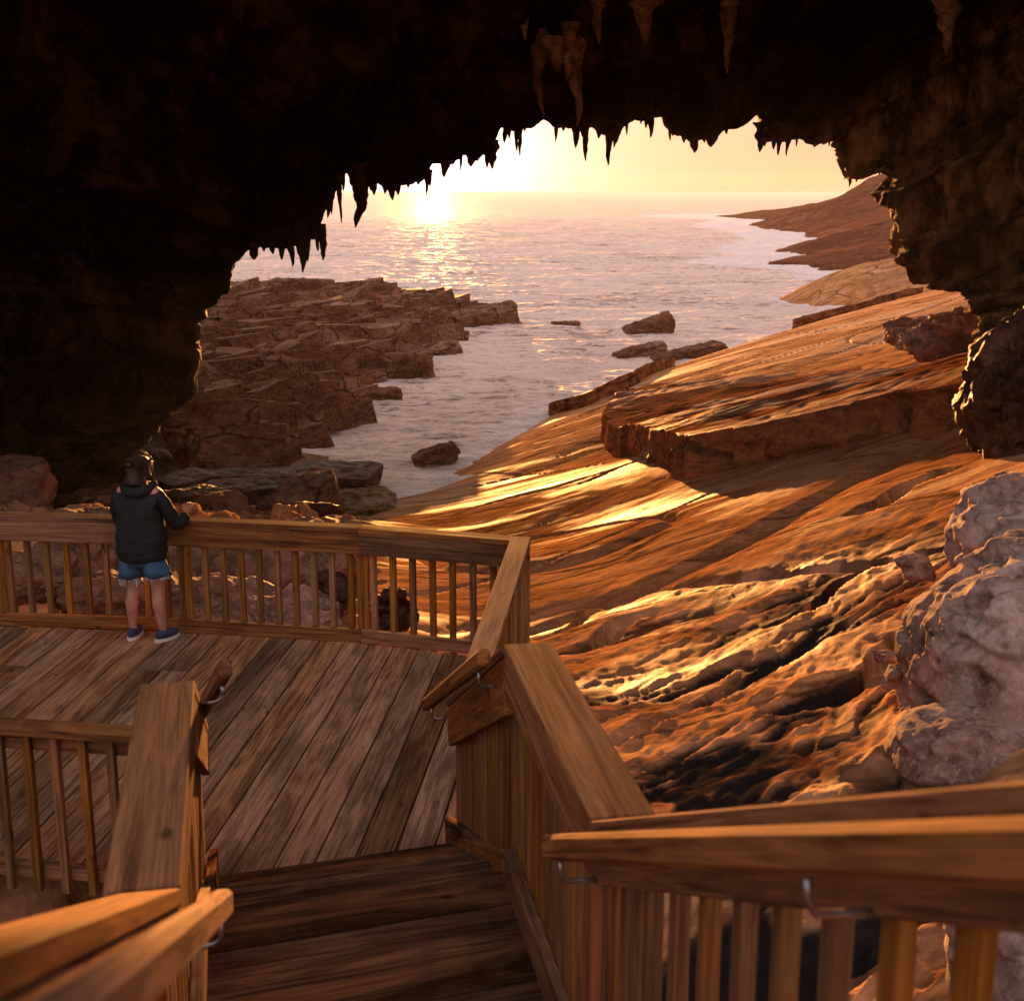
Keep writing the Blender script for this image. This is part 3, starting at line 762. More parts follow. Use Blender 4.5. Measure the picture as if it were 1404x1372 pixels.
def gul(px, py, d, size, seed, label, rotz=.2, tilt=(0, 0), m='dark', **k):
    k.setdefault('disp', .045)
    p = at(px, py, d); rock('fallen_rock', p, size, seed, M[m], label, G2, rotz, tilt, **k)
gul(455, 664, 43, (3.2, 2.4, 1.1), 21, 'dark flat topped slab at the water edge behind the other fallen blocks', -.05, (.05, 0), boxy=.92)
gul(412, 683, 37, (2.3, 1.8, .95), 22, 'large block with a pale flat top just above the railing', .25, (.12, -.12), 'crop', boxy=.95)
gul(330, 678, 37, (2.3, 1.6, .7), 23, 'dark broken block left of the block with a pale flat top', .1)
gul(300, 692, 33, (1.3, 1.1, .5), 24, 'small pale flat stone low behind the rail to the right of the person', .5, (0, 0), 'crop')
gul(370, 698, 33.5, (.75, .7, .55), 25, 'smooth brown pebble shaped boulder under the pale topped block', .3, (0, 0), 'crop', boxy=.3)
gul(403, 705, 33, (1.0, .8, .55), 26, 'rounded brown boulder between the railing and the pale topped block', .3, (0, 0), 'crop', boxy=.3)
gul(440, 706, 32.5, (1.5, .8, .65), 27, 'rounded dark boulder at the right end of the fallen blocks', -.15, (0, .1), boxy=.35)
gul(265, 690, 34, (1.4, 1.2, .8), 28, 'small jagged dark stone directly right of the hands of the person', .7)
gul(145, 692, 30, (1.6, 1.2, .7), 29, 'grey flat stone low behind the rail to the left of the person', .2, (0, 0), 'crop')
gul(15, 670, 27, (1.9, 1.6, 1.35), 30, 'big rounded boulder at the far left edge above the railing', .2, (0, 0), 'pale', boxy=.45)
gul(345, 660, 42, (3.0, 1.6, .7), 31, 'long dark slab at the foot of the outcrop wall', .15)
gul(255, 672, 38, (2.0, 1.6, 1.0), 32, 'dark angular block in shade at the foot of the cave wall', .9)
# pale limestone mounds just beyond the railing
G3 = 'pale limestone boulders beyond the railing'
def lime(px, py, d, size, seed, label, rotz=0, m='pale', name='limestone_boulder', sub=5, disp=.10, **k):
    p = at(px, py, d); rock(name, p, size, seed, M[m], label, G3, rotz, (0, 0), sub=sub, disp=disp, boxy=k.get('boxy', .35), npts=18)
lime(25, 815, 14.3, (1.9, 1.6, 1.2), 41, 'orange lit pale boulder behind the balusters at the far left')
lime(120, 800, 15.2, (1.2, 1.5, 1.9), 42, 'tall brown pitted boulder behind the balusters left of the person')
lime(165, 850, 13.6, (1.3, 1.3, 1.0), 43, 'low pitted boulder behind the person at floor level')
lime(300, 800, 16.5, (2.6, 1.8, 1.3), 44, 'broad layered pale boulder behind the balusters right of the person', .2)
lime(300, 850, 14, (1.7, 1.3, .9), 45, 'low tan boulder close behind the kerb right of the person', .1)
lime(415, 800, 17, (1.7, 1.6, 1.5), 46, 'grey brown boulder with a dark knob at the right end of the heap', .3)
lime(400, 858, 13.9, (1.3, 1.2, .8), 47, 'low grey boulder at the kerb at the right end of the heap', .0, 'lime')
lime(458, 822, 15.6, (.45, .5, .6), 48, 'small black knobbly stone sticking out beside the heap', .0, 'dark')
lime(540, 838, 14.5, (.55, .3, .45), 49, 'small dark pointed stone seen through the balusters by the square post', .4, 'dark')
# right foreground crag
def crag(name, c, size, seed, m, label, sub=6, amp=.16, group=None, sq=2.5):
    bm = bmesh.new(); bmesh.ops.create_icosphere(bm, subdivisions=sub, radius=1)
    P = np.array([v.co for v in bm.verts])
    L = (np.abs(P)**sq).sum(1)**(1/sq); P = P/L[:, None]
    nrm = P/np.linalg.norm(P, axis=1)[:, None]
    W = P*np.array(size)/2
    def rid(f, sd): return 1-np.abs(vn(W[:, 0]*f, W[:, 1]*f, W[:, 2]*f*1.3, seed=sd))*2
    d = fbm(W[:, 0]*.8, W[:, 1]*.8, W[:, 2]*.8, seed=seed, o=3)*amp*2.4
    q = (d/amp+W[:, 2]*3.2/max(size[2], .5))*1.6; d = d+(np.floor(q)+sstep(.7, 1, q-np.floor(q))-q)*amp*.45
    a_ = amp*.55; f_ = 1.6
    for k in range(6):
        d = d+rid(f_, seed+20+k)*a_*(.6+.4*vn(W[:, 0], W[:, 1], W[:, 2], seed=seed+40)); a_ *= .56; f_ *= 2.05
    pits = np.clip(fbm(W[:, 0]*5, W[:, 1]*5, W[:, 2]*6, seed=seed+15, o=4)-.10, 0, 1)*amp*2.6; d = d-pits
    W = W+nrm*d[:, None]
    for v, p in zip(bm.verts, W): v.co = p
    me = bpy.data.meshes.new(name); bm.to_mesh(me); bm.free()
    o = link(name, me, m, None, True); o.location = c
    return tag(o, label, 'rock', group)
crag('limestone_crag', at(1440, 905, 11.2), (2.4, 2.5, 1.85), 51, M['lime'], 'big pitted grey pink limestone crag on the right above the near railing', 7, .17)
crag('limestone_crag', at(1465, 752, 13.4), (2.0, 2.6, 1.4), 52, M['lime'], 'flatter ledge of limestone stepping up behind the big pitted crag', 6, .14)
crag('limestone_crag', at(1330, 1060, 10.2), (1.0, 1.0, .9), 53, M['lime'], 'lower grey knob at the foot of the big pitted crag', 6, .12)
crag('limestone_crag', at(1440, 1310, 6.2), (.75, .8, 1.0), 54, M['lime'], 'small pale rock in the lower right corner seen past the balusters', 5, .08)
crag('limestone_crag', at(1325, 462, 43), (5.0, 4, 1.1), 55, M['lime'], 'tan knobbly rock heap at the foot of the right pillar above the slab', 6, .28)
crag('limestone_crag', at(1432, 545, 22.5), (2.3, 3.0, 2.9), 56, M['dark'], 'dark rough rock at the right edge under the pillar beside the slab', 6, .3)
G4 = 'loose stones at the foot of the right crag'
for i, (px, py, d, sz, lab) in enumerate([(1262, 985, 10.7, .34, 'small round grey stone under the left foot of the big pitted crag'), (1225, 930, 11.6, .26, 'small stone farthest from the crag in the dark hollow'), (1285, 1035, 10.0, .30, 'stone just above the near rail below the crag'),
        (1212, 900, 12.2, .20, 'smallest brown pebble on the slab beside the crag'), (1248, 780, 14.5, .40, 'angular stone wedged at the upper left corner of the crag')]):
    rock('loose_stone', at(px, py, d), (sz*1.3, sz, sz*.7), 60+i, M['lime'], lab, G4, i*.7, npts=10, sub=3, boxy=.5)
# seaweed mat
o = crag('seaweed', at(488, 693, 41), (2.7, 4.2, .8), 57, M['weed'], 'mat of yellow brown seaweed at the channel mouth', 5, .09); 
del o['category']; o['kind'] = 'stuff'

# ------------------------------------------------------------------ the arch
LIP = [(60, 700, 27), (120, 690, 29), (170, 660, 31), (205, 600, 33), (238, 562, 35), (264, 545, 36), (266, 515, 36), (275, 497, 36), (273, 456, 37), (266, 447, 37), (277, 440, 37), (284, 419, 38), (296, 414, 38), (309, 404, 38.5), (320, 392, 39), (323, 371, 39.5), (328, 358, 40), (335, 348, 40), (355, 338, 40.5), (372, 340, 41),
 (395, 340, 41), (418, 336, 41.5), (436, 325, 42), (441, 305, 42), (445, 290, 42), (455, 275, 42.5), (460, 262, 43), (466, 240, 43), (480, 235, 43), (496, 240, 43.5), (506, 252, 43.5), (520, 254, 44), (530, 257, 44), (539, 250, 44), (555, 252, 44), (570, 249, 44), (585, 246, 44), (591, 225, 44.5), (606, 224, 44.5),
 (615, 232, 44.5), (624, 220, 45), (634, 214, 45), (645, 218, 45), (655, 220, 45), (661, 210, 45), (668, 212, 45), (676, 203, 45), (684, 176, 45), (695, 176, 45), (702, 180, 45), (715, 176, 45), (727, 176, 45), (736, 167, 45), (745, 164, 45), (760, 170, 45), (785, 176, 45), (810, 179, 45), (820, 186, 45),
 (835, 188, 45), (850, 183, 45), (860, 170, 45), (870, 163, 45), (884, 165, 45), (895, 162, 45), (908, 161, 45), (918, 180, 45), (927, 187, 45), (945, 193, 44.5), (965, 191, 44.5), (980, 192, 44.5), (991, 180, 44.5), (1010, 177, 44), (1025, 170, 44), (1035, 151, 44), (1045, 166, 44), (1041, 185, 44), (1052, 194, 44),
 (1080, 192, 43.5), (1115, 190, 43), (1150, 184, 42.5), (1168, 178, 42), (1172, 215, 42), (1178, 240, 42), (1190, 234, 41.5), (1220, 234, 41), (1229, 248, 41), (1213, 260, 40.5), (1211, 283, 40), (1221, 318, 39.5), (1227, 349, 39), (1242, 367, 38.5), (1260, 391, 38), (1274, 398, 37), (1316, 409, 35), (1333, 430, 34), (1330, 461, 33),
 (1335, 500, 32), (1351, 535, 30.5), (1361, 559, 30), (1382, 605, 28), (1405, 629, 26), (1440, 680, 24), (1500, 760, 22)]
LW = [at(*p) for p in LIP]
L = [0]
for a, b in zip(LW[:-1], LW[1:]): L.append(L[-1]+(b-a).length)
NS = 1100; s = np.linspace(0, L[-1], NS)
lx, ly, lz = (np.interp(s, L, [p[k] for p in LW]) for k in range(3))
# ragged lip detail
rr0 = sstep(10.3, 11.2, lx); lz = lz+fbm(s*2.6, s*0, seed=401, o=4)*(.13+.1*rr0); lx = lx+fbm(s*2.1, s*0+7, seed=403, o=4)*(.10+.35*rr0)
cx, cz = at(760, 440, 42).x, at(760, 440, 42).z
def smoo(a, n): 
    k = np.ones(n)/n; return np.convolve(np.pad(a, n//2, mode='edge'), k, 'valid')[:len(a)]
rx, rz = smoo(lx, 121)-cx, smoo(lz, 121)-cz
rl = np.hypot(rx, rz*1.15); rx, rz = rx/rl, rz*1.0/rl
rz = rz+.18*(rz > 0); 
#  profile: (outward, towards camera(-)/away(+))
prof = [(26, 9), (16, 8.5), (9, 7.5), (4.5, 6), (1.8, 4), (.5, 2), (.08, .7), (0, 0), (.12, -.25), (.5, -.6), (1.2, -1.2), (2.2, -2.2), (3.4, -3.8), (4.8, -6), (6.4, -10), (7.6, -15), (8.2, -21), (8.6, -28), (9.5, -33), (13, -36), (20, -37), (27, -36)]
pt = np.array([0]+list(np.cumsum([math.hypot(prof[i+1][0]-prof[i][0], prof[i+1][1]-prof[i][1]) for i in range(len(prof)-1)])))
NT = 330
# denser near the lip
pl = np.interp(7, range(len(pt)), pt); tt = np.sort(np.concatenate([np.linspace(0, pt[-1], 90), pl+np.sinh(np.linspace(-3.2, 4.2, 240))/np.sinh(4.2)*22])); tt = np.clip(tt, 0, pt[-1])
A = np.interp(tt, pt, [p[0] for p in prof])[:, None]; Bb = np.interp(tt, pt, [p[1] for p in prof])[:, None]
X = lx[None]+rx[None]*A; Y = ly[None]+Bb*np.clip(ly[None]/44, .5, 1); Z = lz[None]+rz[None]*A*.92
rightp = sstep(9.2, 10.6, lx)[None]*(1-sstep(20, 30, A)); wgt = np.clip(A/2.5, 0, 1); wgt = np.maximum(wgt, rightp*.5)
# knobbly displacement
d = fbm(X*.22, Y*.22, Z*.22, seed=411, o=3)*1.5*wgt + fbm(X*.9, Y*.9, Z*.9, seed=413, o=4)*(.14+.50*wgt)
rg = 1-np.abs(vn(X*.75, Y*.75, Z*.35, seed=415)); d = d-(rg**4)*.55*wgt
d = d+np.clip(fbm(X*2.2, Y*2.2, Z*.9, seed=417, o=4), -.1, 1)*.38*wgt
X = X-rx[None]*d; Z = Z-rz[None]*d*.9; Y = Y-d*.5*wgt
arch = empty('rock_arch', (0, 40, 0), 'huge dark rock arch and cave roof framing the sea with stalactites along its lip', 'rock arch')
pale = np.maximum(rightp, (1-sstep(-9.6, -8.4, lx))[None]*.35*(1-sstep(3, 9, A)))+0*X  # where the pillars' golden light is painted on
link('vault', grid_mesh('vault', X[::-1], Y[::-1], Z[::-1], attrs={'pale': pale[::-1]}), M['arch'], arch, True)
# side walls closing the shell down to the ground inside
STAL = [(347, 340, 357, 12, 40), (361, 338, 345, 6, 41), (372, 338, 349, 8, 41), (385, 338, 357, 7, 41), (398, 335, 366, 7, 41), (411, 335, 375, 9, 41), (421, 335, 359, 6, 41), (440, 315, 358, 9, 42), (434, 325, 345, 5, 42), (451, 280, 299, 6, 42.5), (456, 265, 294, 5, 43), (465, 235, 306, 5, 43), (485, 232, 313, 18, 43), (489, 240, 296, 12, 43.4),
 (470, 240, 262, 5, 43), (507, 248, 262, 6, 44), (513, 250, 268, 8, 44), (526, 252, 266, 9, 44), (535, 250, 275, 10, 44), (545, 252, 268, 7, 44), (560, 248, 258, 6, 44), (573, 246, 254, 6, 44), (586, 243, 272, 4, 44), (589, 240, 256, 6, 44), (611, 228, 244, 9, 44.5), (632, 216, 235, 3, 45), (650, 215, 229, 14, 45), (672, 200, 232, 12, 45), (668, 205, 231, 6, 45),
 (694, 174, 196, 8, 45), (700, 176, 190, 5, 45), (707, 174, 208, 5, 45), (714, 170, 214, 5, 45), (719, 172, 180, 6, 45), (764, 166, 194, 5, 45), (772, 170, 180, 7, 45), (789, 170, 203, 9, 45), (803, 172, 221, 7, 45), (799, 174, 188, 6, 45), (821, 180, 190, 6, 45), (836, 183, 227, 7, 45), (843, 185, 203, 5, 45), (848, 182, 196, 6, 45), (858, 166, 185, 4, 45), (880, 162, 170, 4, 45),
 (886, 163, 176, 4, 45), (892, 162, 189, 6, 45), (918, 178, 193, 4, 45), (922, 180, 187, 4, 45), (938, 187, 196, 6, 45), (951, 187, 210, 13, 45), (975, 188, 202, 12, 44.5), (966, 186, 196, 6, 44.5), (995, 176, 184, 5, 44.5), (1044, 176, 209, 10, 44), (1050, 190, 201, 6, 44), (1061, 190, 205, 6, 44), (1069, 190, 213, 6, 44), (1082, 189, 214, 5, 43.5), (1092, 188, 201, 3.5, 43.5), (1117, 187, 195, 3, 43), (1129, 185, 192, 4, 43),
 (1138, 183, 201, 4, 42.5), (1152, 180, 207, 8, 42.5), (1160, 178, 192, 5, 42), (1172, 172, 256, 15, 42), (1181, 175, 250, 14, 41.8), (1190, 228, 240, 5, 41.5), (1200, 228, 239, 4, 41), (1207, 229, 240, 4, 41), (1214, 230, 237, 4, 41)]
def stalactite(px, y0, y1, wpx, d, seed, m):
    top = at(px, y0-8, d); bot = at(px, y1, d); Ls = top.z-bot.z; rad = wpx/FPX*d/2
    nz = max(8, int(Ls/.06)); na = 10; rg = random.Random(seed)
    t = np.linspace(0, 1, nz)[:, None]; an = np.linspace(0, 2*math.pi, na, endpoint=False)[None]
    prof = (1.35*(1-t)**.7*.5+.9*(1-t)**4+.62*(1-t**3.5))*rad
    k1 = 1+.38*fbm(t*Ls*5+seed, t*0+seed*.37, seed=seed, o=3)
    k2 = 1+.30*vn(np.cos(an)*1.3+seed+t*0, np.sin(an)*1.3+t*Ls*4, t*Ls*3+an*0, seed=seed)
    rr_ = prof*k1*k2+.012
    wob = fbm(t*Ls*1.3, t*0+seed, seed=seed+3)*rad*1.1; wob2 = fbm(t*Ls*1.3, t*0+seed+50, seed=seed+4)*rad*.9
    Xs = top.x+wob-wob[0]+rr_*np.cos(an); Ys = top.y+wob2+rr_*np.sin(an)*1.1; Zs = top.z-(top.z-bot.z)*t+0*an
    me = grid_mesh('stalactite', Xs, Ys, Zs, closed=True)
    return link('stalactite', me, m, arch, True)
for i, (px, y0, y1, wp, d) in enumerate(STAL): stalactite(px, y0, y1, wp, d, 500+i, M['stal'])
M['stal_lit'] = rock_mat('lit_stalactite_rock', (.09, .05, .02), (.24, .14, .065), (.42, .28, .15), 2.5, (.6, .9), .9, .1)  # lit twin of the stalactite rock; the light is put into its colour
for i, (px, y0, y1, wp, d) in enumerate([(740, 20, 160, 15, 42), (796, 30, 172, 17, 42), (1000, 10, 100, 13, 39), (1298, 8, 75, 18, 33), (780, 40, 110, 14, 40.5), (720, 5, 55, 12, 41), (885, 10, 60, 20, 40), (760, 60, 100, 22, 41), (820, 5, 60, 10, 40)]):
    stalactite(px, y0, y1, wp, d, 700+i, M['stal_lit'])
# cave side walls (behind the pillars, out to the flanks)
def wallgrid(name, pts0, pts1, seed, m, amp=.8, n=(160, 300)):
    t = np.linspace(0, 1, n[0])[:, None]; s_ = np.linspace(0, 1, n[1])[None]
    def pl_(P, k): 
        q = np.linspace(0, 1, len(P)); return np.interp(s_[0], q, [p[k] for p in P])[None]
    X, Y, Z = (pl_(pts0, k)*(1-t)+pl_(pts1, k)*t for k in range(3))
    dd = fbm(X*.3, Y*.3, Z*.5, seed=seed, o=4)*amp+fbm(X*1.2, Y*1.2, Z*2.2, seed=seed+4, o=5)*amp*.35
    st = np.floor(Z*1.1+fbm(X*.2, Y*.2, seed=seed+6)*1.5); dd = dd+(_h(st, st*0, st*0, seed)-.5)*amp*.5
    f1, e1, i1 = voro(Y*.8+X*.4+st*3.1, Z*.9, seed=seed+8); dd = dd+(i1-.5)*amp*.45
    sgn = 1 if pts0[0][0] > 0 else -1
    X = X-sgn*dd*.6; Y = Y-dd*.8
    return link(name, grid_mesh(name, X, Y, Z), m, arch, False)
wl0 = [V3((-30, 5, -2)), V3((-18, 16, -2.5)), V3((-13.5, 25, -4.5)), V3((-10.8, 33, -6.8)), V3((-9.6, 38.5, -8))]
wl1 = [V3((-36, 3, 16)), V3((-24, 15, 14)), V3((-19, 24, 9)), V3((-15.0, 32, 4)), V3((-11.5, 40, 1.2))]
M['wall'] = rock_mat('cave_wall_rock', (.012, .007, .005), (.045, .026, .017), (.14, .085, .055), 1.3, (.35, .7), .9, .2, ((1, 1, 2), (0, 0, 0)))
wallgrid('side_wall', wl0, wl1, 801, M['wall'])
wr0 = [V3((24, -4, -2)), V3((15, 9, -1)), V3((11.5, 18, -2)), V3((11.5, 25, -3)), V3((13.0, 31, -4))]
wr1 = [V3((30, -4, 16)), V3((20, 9, 16)), V3((16, 18, 12)), V3((13.5, 26, 7)), V3((13.0, 34, 3))]
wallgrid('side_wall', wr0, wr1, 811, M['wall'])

# ------------------------------------------------------------------ person
def skin_mesh(name, verts, edges, radii, m, parent, root=0, sub=2, smooth=True):
    me = bpy.data.meshes.new(name); me.from_pydata([tuple(v) for v in verts], edges, [])
    o = bpy.data.objects.new(name, me); COL.objects.link(o)
    sk = o.modifiers.new('s', 'SKIN'); sk.branch_smoothing = .4
    sv = me.skin_vertices[0].data
    for i, r in enumerate(radii): sv[i].radius = r if isinstance(r, tuple) else (r, r); sv[i].use_root = (i == root)
    sb = o.modifiers.new('b', 'SUBSURF'); sb.levels = sub; sb.render_levels = sub
    dg = bpy.context.evaluated_depsgraph_get(); dg.update()
    me2 = bpy.data.meshes.new_from_object(o.evaluated_get(dg))
    bpy.data.objects.remove(o); me2.name = name
    o = link(name, me2, m, None, smooth); o.parent = parent
    return o
def chain(V, E, Rr, pts, start=None):
    prev = start
    for p, r in pts:
        V.append(p); Rr.append(r)
        if prev is not None: E.append((prev, len(V)-1))
        prev = len(V)-1
    return prev
pf = at(203, 876, z=0)
per = empty('person', (pf.x, pf.y, 0), 'person in black hooded jacket and frayed denim shorts leaning on the far railing', 'person')
per.rotation_euler = (0, 0, R(-12))
V = []; E = []; Q = []
pel = chain(V, E, Q, [((0, 0, .88), (.15, .11))])
ch = chain(V, E, Q, [((0, .01, 1.02), (.13, .10)), ((0, .02, 1.2), (.15, .10)), ((0, .02, 1.33), (.13, .08))], pel)
nk = chain(V, E, Q, [((0, .03, 1.41), .055), ((.0, .045, 1.47), .05), ((.012, .055, 1.53), (.075, .085)), ((.015, .06, 1.59), (.078, .09)), ((.015, .055, 1.645), .05)], ch)
for s_ in (-1, 1):
    chain(V, E, Q, [((s_*.09, 0, .80), .095), ((s_*.105, .01, .64), .088), ((s_*.115 if s_ < 0 else .12, .02, .47), .058), ((s_*.125 if s_ < 0 else .13, -.015, .34), .060), ((s_*.135 if s_ < 0 else .145, .0, .12), .036), ((s_*.135 if s_ < 0 else .15, .0, .05), .04), ((s_*.14 if s_ < 0 else .17, .12, .03), .033)], pel)
chain(V, E, Q, [((-.17, .02, 1.34), .055), ((-.24, .06, 1.18), .045), ((-.25, .12, 1.04), .04), ((-.10, .25, 1.1), .032), ((-.02, .28, 1.12), .026)], ch)
hr_ = chain(V, E, Q, [((.17, .02, 1.34), .055), ((.25, .05, 1.18), .045), ((.29, .10, 1.05), .04), ((.30, .24, 1.10), .03), ((.30, .29, 1.12), .024), ((.30, .33, 1.135), (.036, .018))], ch)
for i, (ox, ll_) in enumerate(((-.027, .060), (-.010, .070), (.009, .066), (.026, .052))):
    chain(V, E, Q, [((.30+ox, .352, 1.145), .0095), ((.29+ox, .352+ll_*.5, 1.155), .009), ((.275+ox, .352+ll_*.8, 1.150+ll_*.1), .008)], hr_)
chain(V, E, Q, [((.262, .325, 1.145), .011), ((.25, .350, 1.165), .010)], hr_)
body = skin_mesh('body', V, E, Q, M['skin'], per)
# jacket
V = []; E = []; Q = []
j0 = chain(V, E, Q, [((0, .0, .675), (.25, .185))])
j1 = chain(V, E, Q, [((0, .0, .83), (.248, .18)), ((0, .0, .98), (.245, .175)), ((0, .005, 1.13), (.235, .165)), ((0, .01, 1.27), (.215, .15)), ((0, .015, 1.37), (.14, .11)), ((0, .02, 1.42), (.085, .08))], j0)
jc = j1-2
chain(V, E, Q, [((-.18, .01, 1.31), .075), ((-.235, .04, 1.17), .068), ((-.255, .10, 1.02), .060), ((-.14, .23, 1.08), .055)], jc)
chain(V, E, Q, [((.18, .01, 1.31), .075), ((.25, .03, 1.17), .068), ((.30, .09, 1.02), .060), ((.305, .2, 1.07), .055), ((.303, .245, 1.095), .045)], jc)
jk = skin_mesh('jacket', V, E, Q, M['jacket'], per)
mo = jk.data; co = np.empty(len(mo.vertices)*3); mo.vertices.foreach_get('co', co); co = co.reshape(-1, 3)
ang = np.arctan2(co[:, 1], co[:, 0]); fold = np.sin(co[:, 2]*62+np.sin(ang*2+co[:, 2]*9)*1.4)*.0035+fbm(co[:, 0]*9, co[:, 1]*9, co[:, 2]*12, seed=901)*.016
nn = np.stack([np.cos(ang), np.sin(ang), ang*0], -1); co = co+nn*fold[:, None]; mo.vertices.foreach_set('co', co.ravel())
V = []; E = []; Q = []
pts = [((math.sin(a)*.135, .02-math.cos(a)*.115, 1.385-.035*math.cos(a)), (.040, .05) if abs(a) < 1.2 else .033) for a in np.linspace(-2.2, 2.2, 9)]
chain(V, E, Q, pts); skin_mesh('hood', V, E, Q, M['jacket'], per, root=4)
V = []; E = []; Q = []
chain(V, E, Q, [((-.08, -.085, 1.37), .035), ((0, -.11, 1.31), .05), ((.08, -.085, 1.37), .035)]); skin_mesh('hood_fold', V, E, Q, M['jacket'], per, root=1)
# shorts
def loft(secs, n=28):
    t = np.linspace(0, 2*math.pi, n, endpoint=False)[None]; Sx = np.array(secs)[:, :, None]
    zz = Sx[:, 2]+.006*np.sin(t*5+Sx[:, 2]*30); k = 1+.03*np.sin(t*3+Sx[:, 2]*22)
    return Sx[:, 0]+Sx[:, 3]*np.cos(t)*k, Sx[:, 1]+Sx[:, 4]*np.sin(t)*k, zz
bm = bmesh.new()
for secs in ([(0, 0, .92, .18, .13), (0, 0, .82, .20, .14), (0, 0, .74, .20, .14), (0, 0, .69, .18, .13), (0, 0, .68, .05, .05)],
             [(-.095, 0, .80, .095, .12), (-.10, 0, .72, .10, .125), (-.112, .0, .64, .105, .122), (-.118, .0, .575, .110, .122), (-.118, 0, .58, .10, .112), (-.120, 0, .66, .10, .12)],
             [(.10, 0, .80, .095, .12), (.105, 0, .72, .10, .125), (.124, .0, .65, .108, .122), (.136, .0, .60, .118, .125), (.136, 0, .605, .108, .115), (.135, 0, .68, .10, .12)]):
    X, Y, Z = loft(secs); m_tmp = grid_mesh('t', X[::-1], Y[::-1], Z[::-1], closed=True); bm.from_mesh(m_tmp); bpy.data.meshes.remove(m_tmp)
bmesh.ops.recalc_face_normals(bm, faces=bm.faces)
me = bpy.data.meshes.new('shorts'); bm.to_mesh(me); bm.free(); sh = link('shorts', me, M['denim'], None, True); sh.parent = per
bm = bmesh.new(); rg = random.Random(3)
for cx_, cy_, cz_, rr_ in ((-.118, .0, .575, .108), (.136, .0, .60, .116)):
    for i in range(60):
        a = rg.uniform(0, 6.283); x, y = cx_+math.cos(a)*rr_*1.0, cy_+math.sin(a)*rr_*1.0
        z0 = cz_+.01; z1 = cz_-rg.uniform(.008, .028 if cx_ > 0 else .075); w_ = .0025
        t_ = V3((-math.sin(a), math.cos(a), 0))*w_; q = [bm.verts.new(V3((x, y, z0))+t_), bm.verts.new(V3((x, y, z0))-t_), bm.verts.new(V3((x+rg.uniform(-.008, .008), y, z1))-t_), bm.verts.new(V3((x+rg.uniform(-.008, .008), y, z1))+t_)]
        bm.faces.new(q)
me = bpy.data.meshes.new('frayed_hem'); bm.to_mesh(me); bm.free(); o = link('frayed_hem', me, M['fray']); o.parent = sh
# hair
V = []; E = []; Q = []
chain(V, E, Q, [((.013, .035, 1.47), (.06, .05)), ((.014, .025, 1.535), (.080, .082)), ((.015, .03, 1.60), (.087, .092)), ((.015, .045, 1.65), (.07, .07))])
hair = skin_mesh('hair', V, E, Q, M['hair'], per, root=1)
mo = hair.data; co = np.empty(len(mo.vertices)*3); mo.vertices.foreach_get('co', co); co = co.reshape(-1, 3)
face = (co[:, 1] > .09) & (co[:, 2] < 1.62); co[face, 1] = .09+(co[face, 1]-.09)*.1
co += np.stack([fbm(co[:, 0]*40, co[:, 1]*40, co[:, 2]*9, seed=905)*.008]*3, -1); mo.vertices.foreach_set('co', co.ravel())
V = []; E = []; Q = []
chain(V, E, Q, [((.0, -.02, 1.56), .07), ((-.0, -.04, 1.49), .075), ((-.005, -.05, 1.42), .07), ((-.01, -.05, 1.36), .045)]); skin_mesh('ponytail', V, E, Q, M['hair'], per, root=1)
bm = bmesh.new()
for i in range(420):
    a = rg.uniform(0, 6.283); ph = rg.uniform(-.5, 1.4); n = V3((math.cos(a)*math.cos(ph), math.sin(a)*math.cos(ph), math.sin(ph)))
    if n.y > .4 and n.z < .3: continue
    b0 = V3((.015, .035, 1.57))+V3((n.x*.09, n.y*.098, n.z*.105)); t1 = n.cross(V3((rg.uniform(-1, 1), rg.uniform(-1, 1), -.6))).normalized()
    p = [b0, b0+n*.012+t1*.02, b0+n*.016+t1*.04-V3((0, 0, .01)), b0+n*.010+t1*.055-V3((0, 0, .03))]; s1 = n.cross(t1)*.0011
    vv = [(bm.verts.new(q+s1), bm.verts.new(q-s1)) for q in p]
    for k in range(3): bm.faces.new([vv[k][0], vv[k][1], vv[k+1][1], vv[k+1][0]])
me = bpy.data.meshes.new('loose_strands'); bm.to_mesh(me); bm.free(); o = link('loose_strands', me, M['hair']); o.parent = hair
# ears + face bits
bm = bmesh.new()
for s_ in (-1, 1):
    r = bmesh.ops.create_uvsphere(bm, u_segments=10, v_segments=8, radius=1); bmesh.ops.scale(bm, vec=(.012, .02, .032), verts=r['verts']); bmesh.ops.translate(bm, vec=(.015+s_*.095, .06, 1.545), verts=r['verts'])
r = bmesh.ops.create_cone(bm, segments=8, radius1=.018, radius2=.006, depth=.04, cap_ends=True); bmesh.ops.rotate(bm, verts=r['verts'], matrix=Matrix.Rotation(R(-70), 3, 'X')); bmesh.ops.translate(bm, vec=(.015, .155, 1.545), verts=r['verts'])
me = bpy.data.meshes.new('ears_and_nose'); bm.to_mesh(me); bm.free(); o = link('face', me, M['skin'], None, True); o.parent = body
